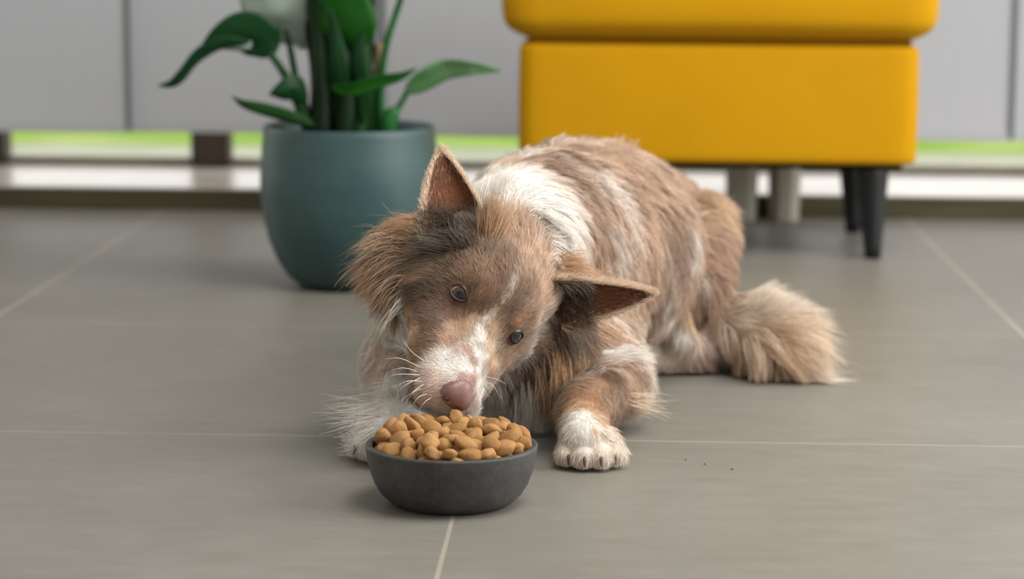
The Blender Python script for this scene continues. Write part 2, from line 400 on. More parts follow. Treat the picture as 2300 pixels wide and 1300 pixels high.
# ------------------------------------------------------------------ yellow footstool
OY = 3.62
oc = at(1607, 330, OY+0.20); OT = empty('footstool', (oc.x-0.005, oc.y, 0), -R(2.6)); tag(OT, 'mustard yellow fabric footstool with black tapered legs behind the dog', 'footstool')
ym = material('yellow_fabric', (214, 158, 4), 0.85, 0.15)
n, l, b = nodes(ym)
wv = noise(ym, coords(ym), 900, 2); cloud = noise(ym, coords(ym), 5, 4)
cc = mix(ym, 0.5, ramp(ym, cloud, [(0.3, (180, 130, 2)), (0.7, (194, 143, 4))]), ramp(ym, wv, [(0.3, (172, 122, 2)), (0.7, (202, 148, 6))]))
setcol(ym, cc); b.inputs['Sheen Weight'].default_value = 0.25; b.inputs['Sheen Tint'].default_value = lin((255, 220, 80)); bump(ym, wv, 0.2, 0.0006)
def soft_box(name, w, d, h, z0, bulge, rad, mat, parent, top=0.0):
    bm = bmesh.new()
    nx, ny, nz = 24, 16, 12
    bmesh.ops.create_cube(bm, size=1)
    bmesh.ops.subdivide_edges(bm, edges=bm.edges[:], cuts=23, use_grid_fill=True)
    for v in bm.verts:
        x, y, z = v.co*2
        def rnd(a, b_, c, la, lb, lc): return a
        px, py, pz = x*w/2, y*d/2, z*h/2
        # round the edges: clamp to inner box then push out by rad
        ix = max(-w/2+rad, min(w/2-rad, px)); iy = max(-d/2+rad, min(d/2-rad, py)); iz = max(-h/2+rad, min(h/2-rad, pz))
        dv = Vector((px-ix, py-iy, pz-iz))
        if dv.length > 1e-9: dv = dv.normalized()*rad
        q = Vector((ix, iy, iz))+dv
        bx = (1-min(1, abs(z))**2)*bulge
        q.y += bx*(1-x*x*0.6)*(y**3); q.x += bx*(1-y*y*0.6)*(x**3)
        q.z += top*(1-x*x)*(1-y*y)*(1 if z > 0 else 0)
        v.co = q+Vector((0, 0, z0+h/2))
    for f in bm.faces: f.smooth = True
    return obj(name, bm, mat, parent)
soft_box('base', 0.600, 0.395, 0.181, 0.145, 0.003, 0.010, ym, OT)
soft_box('seat_cushion', 0.640, 0.430, 0.125, 0.334, 0.014, 0.030, ym, OT, 0.02)
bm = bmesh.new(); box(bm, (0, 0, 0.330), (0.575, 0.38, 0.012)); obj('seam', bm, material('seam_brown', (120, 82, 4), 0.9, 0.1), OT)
bm = bmesh.new(); box(bm, (0, 0, 0.142), (0.56, 0.36, 0.008)); obj('underside_cloth', bm, material('black_cloth', (20, 18, 16), 0.9, 0.1), OT)
lb = material('black_leg', (12, 12, 15), 0.4, 0.5)
setcol(lb, ramp(lb, noise(lb, coords(lb, (30, 30, 2)), 4, 3), [(0.3, (9, 9, 12)), (0.7, (18, 18, 22))]))
for sx in (-1, 1):
    for sy in (-1, 1):
        top = Vector((sx*0.238, sy*0.150, 0.148)); bot = Vector((sx*0.242, sy*0.160, 0.0))
        vs, fs = [], []
        for k in range(9):
            t = k/8; c0 = top.lerp(bot, t); rr = 0.0275*(1-t)+0.0125*t
            for s in range(20):
                an = 2*math.pi*s/20
                vs.append(c0+Vector((math.cos(an)*rr, math.sin(an)*rr, 0)))
        for k in range(8):
            for s in range(20): fs.append((k*20+s, (k+1)*20+s, (k+1)*20+(s+1) % 20, k*20+(s+1) % 20))
        fs.append(tuple(range(20))); fs.append(tuple(8*20+s for s in range(20))[::-1])
        obj('leg', pymesh('leg', vs, fs), lb, OT)

# ------------------------------------------------------------------ two pale planters behind the footstool
wp = material('white_planter', (200, 196, 188), 0.6, 0.3)
setcol(wp, ramp(wp, noise(wp, coords(wp, (30, 30, 1)), 6, 3), [(0.3, (152, 147, 134)), (0.7, (168, 163, 150))]))
for i, (px, lab) in enumerate(((1646, 'pale tapered planter under the footstool, the left one of two'), (1738, 'pale tapered planter under the footstool, the right one beside the black legs'))):
    g0 = gnd(px, 470); pt = empty('planter', (g0.x, 4.125, 0), -YAW); tag(pt, lab, 'plant pot', 'pale planters behind the footstool')
    vs, fs = [], []
    prof2 = [(0.0, 0.0), (0.0255, 0.0), (0.027, 0.002), (0.0325, 0.158), (0.0325, 0.172), (0.029, 0.172), (0.0285, 0.14), (0.0, 0.14)]
    vs, fs = lathe([(r*1.0, z) for r, z in prof2], 8)
    me = pymesh('planter_body', [(Matrix.Rotation(math.pi/8, 3, 'Z') @ Vector(v)) for v in vs], fs, False)
    obj('planter_body', me, wp, pt)
    bm = bmesh.new(); bmesh.ops.create_cone(bm, cap_ends=True, segments=12, radius1=0.027, radius2=0.027, depth=0.008, matrix=Matrix.Translation((0, 0, 0.143))); tag(obj('soil', bm, soil, pt), kind='stuff')
    pl = empty('small_leafy_plant', (g0.x, 4.125, 0.149), -YAW); tag(pl, ('small dark leafy plant in the left planter, leaves drooping left', 'small dark leafy plant in the right planter')[i], 'plant', 'small plants behind the footstool')
    PLs = PLANT; PLANT_ = pl
    for k in range(6):
        an = k*1.05+i; ln = 0.022+0.003*(k % 3)
        a0 = Vector((0, 0, 0)); a1 = Vector((math.cos(an)*ln*.3, math.sin(an)*ln*.3, 0.04)); a2 = Vector((math.cos(an)*ln*.7, math.sin(an)*ln*.7, 0.07)); a3 = Vector((math.cos(an)*ln*1.1, math.sin(an)*ln*1.1, 0.085+0.01*(k % 2)))
        if i == 0 and k == 3: a1 = Vector((-.03, -.005, .055)); a2 = Vector((-0.065, -0.005, 0.03)); a3 = Vector((-0.095, -0.01, -0.02))
        _pp = pp
        def pp(v, *_): return v
        globals()['pp'] = pp; globals()['PLANT'] = pl
        leaf([(a0,), (a1,), (a2,), (a3,)], 0.009, (-math.sin(an), math.cos(an), 0.1), L_dark, 0.3)
        globals()['pp'] = _pp; globals()['PLANT'] = PLs

# ------------------------------------------------------------------ bowl
BC = gnd(1014, 1132); BC = Vector((at(1014, 1050, 2.055).x, 2.055, 0))
bwm = material('dark_stone', (72, 70, 68), 0.55, 0.4)
n, l, b = nodes(bwm)
t1 = noise(bwm, coords(bwm), 160, 5, 0.7); t2 = noise(bwm, coords(bwm), 26, 4, 0.6)
cc = mix(bwm, 0.5, ramp(bwm, t1, [(0.34, (50, 49, 47)), (0.55, (66, 65, 63)), (0.76, (92, 90, 87))]), ramp(bwm, t2, [(0.35, (48, 47, 46)), (0.55, (66, 65, 64)), (0.76, (84, 83, 80))]))
setcol(bwm, cc); bump(bwm, t1, 0.25, 0.0004)
BWL = empty('dog_bowl', BC); tag(BWL, 'dark grey round food bowl on the tiles in front of the dog', 'bowl')
prof = [(0, 0.0), (0.040, 0.0), (0.048, 0.0006), (0.0545, 0.003), (0.0620, 0.010), (0.0675, 0.019), (0.0715, 0.030), (0.0740, 0.041), (0.0752, 0.0505), (0.0752, 0.0522),
        (0.0742, 0.0530), (0.0702, 0.0528), (0.0692, 0.0518), (0.0688, 0.050), (0.0672, 0.040), (0.0635, 0.026), (0.056, 0.013), (0.044, 0.007), (0, 0.006)]
vs, fs = lathe(prof, 128)
o = obj('bowl_body', pymesh('bowl_body', vs, fs), bwm, BWL)

# ------------------------------------------------------------------ kibble
km = material('kibble', (176, 118, 62), 0.75, 0.25)
n, l, b = nodes(km)
oi = n.new('ShaderNodeObjectInfo')
k1 = noise(km, coords(km), 420, 4, 0.7); k2 = noise(km, coords(km), 120, 3)
base = ramp(km, oi.outputs['Random'], [(0.0, (134, 96, 54)), (0.35, (152, 112, 66)), (0.7, (166, 126, 80)), (1.0, (144, 106, 66))])
cc = mix(km, mathn(km, 'MULTIPLY', k2, 0.7), base, lin((166, 122, 76)))
cc = mix(km, mathn(km, 'MULTIPLY', mathn(km, 'GREATER_THAN', k1, 0.62), 0.5), cc, lin((112, 74, 42)))
setcol(km, cc); bump(km, k1, 0.8, 0.0008)
kmeshes = []
for v in range(5):
    bm = bmesh.new(); bmesh.ops.create_icosphere(bm, subdivisions=3, radius=1)
    ph = rng.uniform(0, 6, 6); ax = (0.0098+0.0007*(v % 3), 0.0079+0.0006*((v*2) % 3), 0.0058+0.0004*(v % 2))
    for q in bm.verts:
        x, y, z = q.co
        rx = 1+0.10*math.sin(2*x+ph[0])*math.sin(2.3*y+ph[1])+0.05*math.sin(5*z+ph[2]+3*x)+0.03*math.sin(7*y+ph[3])
        q.co = Vector((x*ax[0]*rx, y*ax[1]*rx, (z if abs(z) < .75 else z*0.95)*ax[2]*rx))
    for f in bm.faces: f.smooth = True
    me = bpy.data.meshes.new('kibble'); bm.to_mesh(me); bm.free(); me.materials.append(km); kmeshes.append(me)
# pile them: every new one drops into the lowest free hollow of the heap
kp = []
def rin(z): return float(np.interp(z, [0.006, 0.013, 0.026, 0.04, 0.052, 0.2], [0.044, 0.056, 0.0635, 0.0672, 0.069, 0.075]))
r2 = np.random.default_rng(11)
def ktop(r): return 0.0520+0.0330*max(0, 1-(r/0.070)**2.2)
HR, VR = 0.0142, 0.0104                      # spacing across and upwards
gx, gy = np.meshgrid(np.arange(-0.0625, 0.0626, 0.0025), np.arange(-0.0625, 0.0626, 0.0025))
gx, gy = gx.ravel(), gy.ravel(); gr = np.hypot(gx, gy); ok = gr < 0.0622; gx, gy, gr = gx[ok], gy[ok], gr[ok]
floor_z = np.array([next((z for z in np.arange(0.0125, 0.06, 0.0005) if rin(z) > r_+0.0072), 0.055) for r_ in gr])
top_z = np.array([ktop(r_) for r_ in gr]); hz = floor_z.copy()
while len(kp) < 330:
    cand = hz + r2.uniform(0, 0.0035, len(hz)) + np.where(hz > top_z, 1.0, 0.0)
    i = int(np.argmin(cand))
    if cand[i] > 0.9: break
    x, y, z = gx[i]+r2.uniform(-.001, .001), gy[i]+r2.uniform(-.001, .001), hz[i]
    kp.append((x, y, z))
    d2 = ((gx-x)**2+(gy-y)**2)/HR**2
    mk = d2 < 1
    hz[mk] = np.maximum(hz[mk], z+VR*np.sqrt(1-d2[mk]))
kp = [k for k in kp if k[2] > 0.024]
print('kibbles', len(kp), 'top', max(k[2] for k in kp))
for i, (x, y, z) in enumerate(kp):
    k = bpy.data.objects.new('kibble', kmeshes[i % 5]); C.objects.link(k)
    k.location = BC+Vector((x, y, z))
    k.rotation_euler = (r2.normal(0, 0.55), r2.normal(0, 0.55), r2.uniform(0, 6.28))
    k.scale = (1, 1, 1) if r2.random() > 0.2 else (0.8, 0.85, 0.85)
    tag(k, 'brown oval kibble heaped in the dark grey food bowl', 'kibble', 'kibble heaped in the dog bowl')

# a few crumbs beside the paw
for (px, py), lab in zip(((1541, 1031), (1584, 1041), (1645, 1052)), ('tiny orange crumb on the tiles, nearest to the paw', 'tiny orange crumb on the tiles, between two others', 'tiny orange crumb on the tiles, farthest right from the paw')):
    bm = bmesh.new(); bmesh.ops.create_icosphere(bm, subdivisions=2, radius=0.0011)
    for v in bm.verts: v.co *= 1+0.2*math.sin(v.co.x*4000+px)
    o = obj('crumb', bm, km); o.location = gnd(px, py, .0009); tag(o, lab, 'crumb', 'crumbs on the tiles')
# ------------------------------------------------------------------ the dog: body surface from blended rounded cones
HX = RT*0.74 - UP*0.58 - (-fwd)*0.33          # towards the dog's own left ear
HX.normalize()
NZ = RT*(-0.266) - UP*0.724 + (-fwd)*0.634    # eyes -> nose
NZ = (NZ - HX*NZ.dot(HX)).normalized()
VV = NZ.cross(HX).normalized()
if VV.dot(UP) < 0: VV = -VV
HF = (NZ*math.cos(R(20)) + VV*math.sin(R(20))).normalized()
HU = (VV*math.cos(R(20)) - NZ*math.sin(R(20))).normalized()
EYE = at(1096, 703, 2.180)
def hd(x, y, z):
    """head frame in centimetres: x to the dog's left, y to the nose, z to the crown"""
    return EYE + (HX*x + HF*y + HU*z)*0.01
def pz(px, py, z):
    """point seen at px,py that lies z metres above the tiles"""
    return gnd(px, py, z)
PR = []   # (a, b, ra, rb, k, group)
def cone(a, b, ra, rb, k=0.02): PR.append((Vector(a), Vector(b), ra*0.01, rb*0.01, k))
def ball(a, r, k=0.02): PR.append((Vector(a), Vector(a), r*0.01, r*0.01, k))
# torso
cone(at(1175, 640, 2.42), at(1240, 585, 2.52), 7.6, 9.4, .045)
cone(at(1240, 585, 2.52), at(1325, 565, 2.63), 9.4, 10.9, .045)
cone(at(1325, 565, 2.64), at(1410, 562, 2.89), 10.9, 9.7, .045)
cone(at(1410, 562, 2.89), at(1478, 580, 3.02), 9.7, 7.6, .045)
ball(at(1285, 480, 2.58), 6.8, .04)                       # withers
cone(at(1280, 640, 2.52), at(1320, 740, 2.47), 6.0, 4.6, .03)  # left shoulder blade
cone(at(1120, 770, 2.36), at(1205, 770, 2.38), 5.2, 5.6, .04)   # chest
cone(at(1330, 710, 2.64), at(1375, 690, 2.72), 5.2, 4.2, .03)   # belly
# neck
cone(at(1130, 560, 2.29), at(1215, 500, 2.45), 6.0, 7.0, .04)
cone(at(1000, 620, 2.30), at(1080, 690, 2.36), 4.9, 6.4, .04)
cone(at(922, 590, 2.285), at(952, 655, 2.31), 3.6, 4.2, .03)
cone(at(925, 700, 2.33), at(950, 770, 2.36), 3.4, 5.0, .03)
# haunch, shank and foot of the left hind leg
cone(at(1560, 520, 2.81), at(1562, 655, 2.715), 4.5, 3.5, .006)
cone(at(1562, 655, 2.715), at(1577, 745, 2.73), 3.5, 2.5, .008)
cone(at(1505, 645, 2.69), at(1528, 765, 2.665), 1.4, 1.8, .008)
cone(pz(1545, 795, .022), pz(1452, 802, .019), 2.1, 1.8, .010)
cone(pz(1452, 802, .019), pz(1434, 808, .016), 1.8, 1.5, .010)
# tail core
cone(pz(1565, 760, .032), pz(1670, 745, .044), 2.6, 3.2, .03)
cone(pz(1670, 745, .044), pz(1745, 780, .034), 3.2, 2.4, .03)
cone(pz(1745, 780, .034), pz(1795, 818, .018), 2.4, 1.2, .03)
# left fore leg (right in the picture)
cone(at(1300, 740, 2.46), at(1378, 858, 2.37), 4.6, 3.1, .03)
cone(at(1378, 858, 2.37), at(1309, 925, 2.262), 3.0, 1.95, .012)
cone(at(1309, 925, 2.262), at(1314, 988, 2.200), 1.95, 2.15, .010)
# right fore leg (left in the picture)
cone(at(955, 765, 2.40), at(890, 842, 2.35), 4.0, 2.6, .03)
cone(at(888, 842, 2.35), at(893, 940, 2.235), 2.7, 2.0, .012)
cone(at(893, 940, 2.235), at(868, 990, 2.195), 2.0, 2.2, .010)
# head
ball(hd(0, -5.0, -0.9), 4.9, .03); ball(hd(0, -2.8, 0.0), 3.9, .03)
ball(hd(0, -7.4, 0.4), 3.4, .03)
for s in (-1, 1):
    ball(hd(s*3.2, -3.6, -3.8), 3.3, .03)                 # cheeks
    cone(hd(s*1.5, -1.0, 0.35), hd(s*2.7, -1.9, 0.5), 1.6, 1.5, .014)   # brow
    cone(hd(s*2.6, 0.4, -4.2), hd(s*2.1, 3.0, -4.7), 2.4, 2.2, .015)    # under the eye
    cone(hd(s*1.6, 3.0, -5.0), hd(s*1.4+.35, 7.3, -5.5), 2.2, 1.85, .012)  # upper lips
    ball(hd(s*4.3, -6.2, 1.0), 1.8, .02)                  # ear roots
cone(hd(0, 0.4, -1.6), hd(.3, 7.6, -3.7), 2.1, 1.35, .015)  # bridge
cone(hd(0, -1.0, -6.8), hd(.2, 5.8, -7.3), 2.7, 1.3, .012)  # lower jaw
cone(hd(0, -5.0, -3.5), hd(0, -9.5, -5.0), 4.8, 5.6, .035)  # throat
# toes
TOES = []
def paw(c, fw, side, w=1.0):
    """c: middle of the paw on the floor; fw forwards, side sideways"""
    fw = Vector(fw).normalized(); side = Vector(side).normalized()
    for u, f, r in ((-1.75, 0.3, 1.05), (-0.62, 1.15, 1.15), (0.62, 1.2, 1.15), (1.75, 0.35, 1.05)):
        a = c + side*u*0.0085*w + fw*(f-2.4)*0.01 + Vector((0, 0, .026)); e = c + side*u*0.0115*w + fw*f*0.01*w + Vector((0, 0, .0115*w))
        cone(a, e, 0.95*w, r*0.93*w, .0022)
        tip = c + side*u*0.0112*w + fw*(f+1.0)*0.01*w + Vector((0, 0, .008))
        TOES.append((e, tip, fw, side))
PAWL = gnd(1326, 1050); PAWR = gnd(862, 1034)
paw(PAWL, (0.06, -1, 0), (1, 0.06, 0), 1.08); paw(PAWR, (-0.30, -1, 0), (1, -0.30, 0), 1.15)
paw(gnd(1436, 812), (-0.9, -0.35, 0), (0.35, -0.9, 0), 0.85)

def ax(lo, hi, parts, coarse):
    """graded axis: list of (a,b,step) fine parts"""
    out = [lo]; 
    while out[-1] < hi:
        st = coarse
        for a, b_, s_ in parts:
            if a <= out[-1] < b_: st = s_
        out.append(out[-1]+st)
    return np.array(out, np.float32)
hc = hd(0, 1, -2)
gxs = ax(-0.22, 0.46, [(-0.17, 0.155, 0.0020)], 0.005)
gys = ax(2.10, 3.04, [(2.12, 2.30, 0.0020), (2.30, 2.42, 0.004)], 0.006)
gzs = ax(-0.012, 0.33, [(-0.012, 0.06, 0.0020), (0.06, 0.235, 0.0022)], 0.005)
F = np.full((len(gxs), len(gys), len(gzs)), 1.0, np.float32)
def seg_sdf(P, a, b_, ra, rb):
    a = np.array(a, np.float32); b_ = np.array(b_, np.float32); ab = b_-a; L2 = float(ab@ab)
    dx, dy, dz = P[0]-a[0], P[1]-a[1], P[2]-a[2]
    if L2 < 1e-12: return np.sqrt(dx*dx+dy*dy+dz*dz)-ra
    L = math.sqrt(L2); t = (dx*ab[0]+dy*ab[1]+dz*ab[2])/L
    q2 = np.maximum(dx*dx+dy*dy+dz*dz-t*t, 0); q = np.sqrt(q2)
    sn = (rb-ra)/L; t2 = np.clip((t+q*sn/math.sqrt(max(1e-6, 1-sn*sn)))/L, 0, 1)
    dd = np.sqrt((t-t2*L)**2+q2)
    return dd-(ra+(rb-ra)*t2)
def apply(prim, cut=False):
    a, b_, ra, rb, k = prim
    mg = max(ra, rb)+k+0.012
    ix = []
    for axv, i in ((gxs, 0), (gys, 1), (gzs, 2)):
        lo, hi = min(a[i], b_[i])-mg, max(a[i], b_[i])+mg
        ix.append(slice(max(0, np.searchsorted(axv, lo)-1), min(len(axv), np.searchsorted(axv, hi)+1)))
    P = np.meshgrid(gxs[ix[0]], gys[ix[1]], gzs[ix[2]], indexing='ij', sparse=True)
    d = seg_sdf(P, a, b_, ra, rb); f = F[ix[0], ix[1], ix[2]]
    if cut:
        h = np.maximum(k-np.abs(f+d), 0)/k; F[ix[0], ix[1], ix[2]] = np.maximum(f, -d)+h*h*k*0.25
    else:
        h = np.maximum(k-np.abs(f-d), 0)/k; F[ix[0], ix[1], ix[2]] = np.minimum(f, d)-h*h*k*0.25
for p in PR: apply(p)
# keep everything above the tiles
F = np.maximum(F, (0.0015-gzs)[None, None, :])

def surface_nets(F, xs, ys, zs):
    S = F < 0
    nx, ny, nz = F.shape
    corners = [(i, j, k) for i in (0, 1) for j in (0, 1) for k in (0, 1)]
    cnt = np.zeros((nx-1, ny-1, nz-1), np.int8)
    for c in corners: cnt += S[c[0]:nx-1+c[0], c[1]:ny-1+c[1], c[2]:nz-1+c[2]]
    I = np.argwhere((cnt > 0) & (cnt < 8))
    idx = np.full(cnt.shape, -1, np.int64); idx[I[:, 0], I[:, 1], I[:, 2]] = np.arange(len(I))
    V = np.zeros((len(I), 3)); N = np.zeros(len(I))
    crd = lambda A: np.stack([xs[A[:, 0]], ys[A[:, 1]], zs[A[:, 2]]], 1).astype(float)
    for c in corners:
        for a in range(3):
            if c[a]: continue
            d = list(c); d[a] = 1
            A = I+np.array(c); B = I+np.array(d)
            fa = F[A[:, 0], A[:, 1], A[:, 2]]; fb = F[B[:, 0], B[:, 1], B[:, 2]]
            mk = (fa < 0) != (fb < 0)
            t = (fa/(fa-fb+1e-20))[mk][:, None]
            V[mk] += crd(A[mk])*(1-t)+crd(B[mk])*t; N[mk] += 1
    V /= N[:, None]
    faces = []
    for a in range(3):
        sl0 = [slice(None)]*3; sl1 = [slice(None)]*3; sl0[a] = slice(0, -1); sl1[a] = slice(1, None)
        E = S[tuple(sl0)] != S[tuple(sl1)]
        P = np.argwhere(E); b_, c_ = [(1, 2), (2, 0), (0, 1)][a]
        P = P[(P[:, b_] > 0) & (P[:, c_] > 0) & (P[:, b_] < F.shape[b_]-1) & (P[:, c_] < F.shape[c_]-1)]
        def q(db, dc):
            Q = P.copy(); Q[:, b_] += db; Q[:, c_] += dc; return idx[Q[:, 0], Q[:, 1], Q[:, 2]]
        q4 = np.stack([q(-1, -1), q(0, -1), q(0, 0), q(-1, 0)], 1)
        inside = S[P[:, 0], P[:, 1], P[:, 2]]
        q4[~inside] = q4[~inside][:, ::-1]
        faces.append(q4)
    Fc = np.concatenate(faces); Fc = Fc[(Fc >= 0).all(1)]
    return V, Fc
DV, DF = surface_nets(F, gxs, gys, gzs)
print('dog verts', len(DV), 'faces', len(DF))
# ------------------------------------------------------------------ coat guides
PAL = dict(W=(240, 234, 228), w=(226, 217, 208), C=(222, 200, 176), c=(204, 172, 140), B=(166, 133, 109), b=(188, 156, 131), G=(148, 117, 96),
           M=(132, 101, 79), m=(106, 79, 60), D=(82, 60, 46), X=(46, 32, 24), s=(138, 106, 94), q=(226, 210, 194), T=(188, 148, 110), t=(156, 120, 92), O=(166, 120, 86),
           S=(122, 98, 84), P=(186, 150, 138), p=(214, 190, 180))
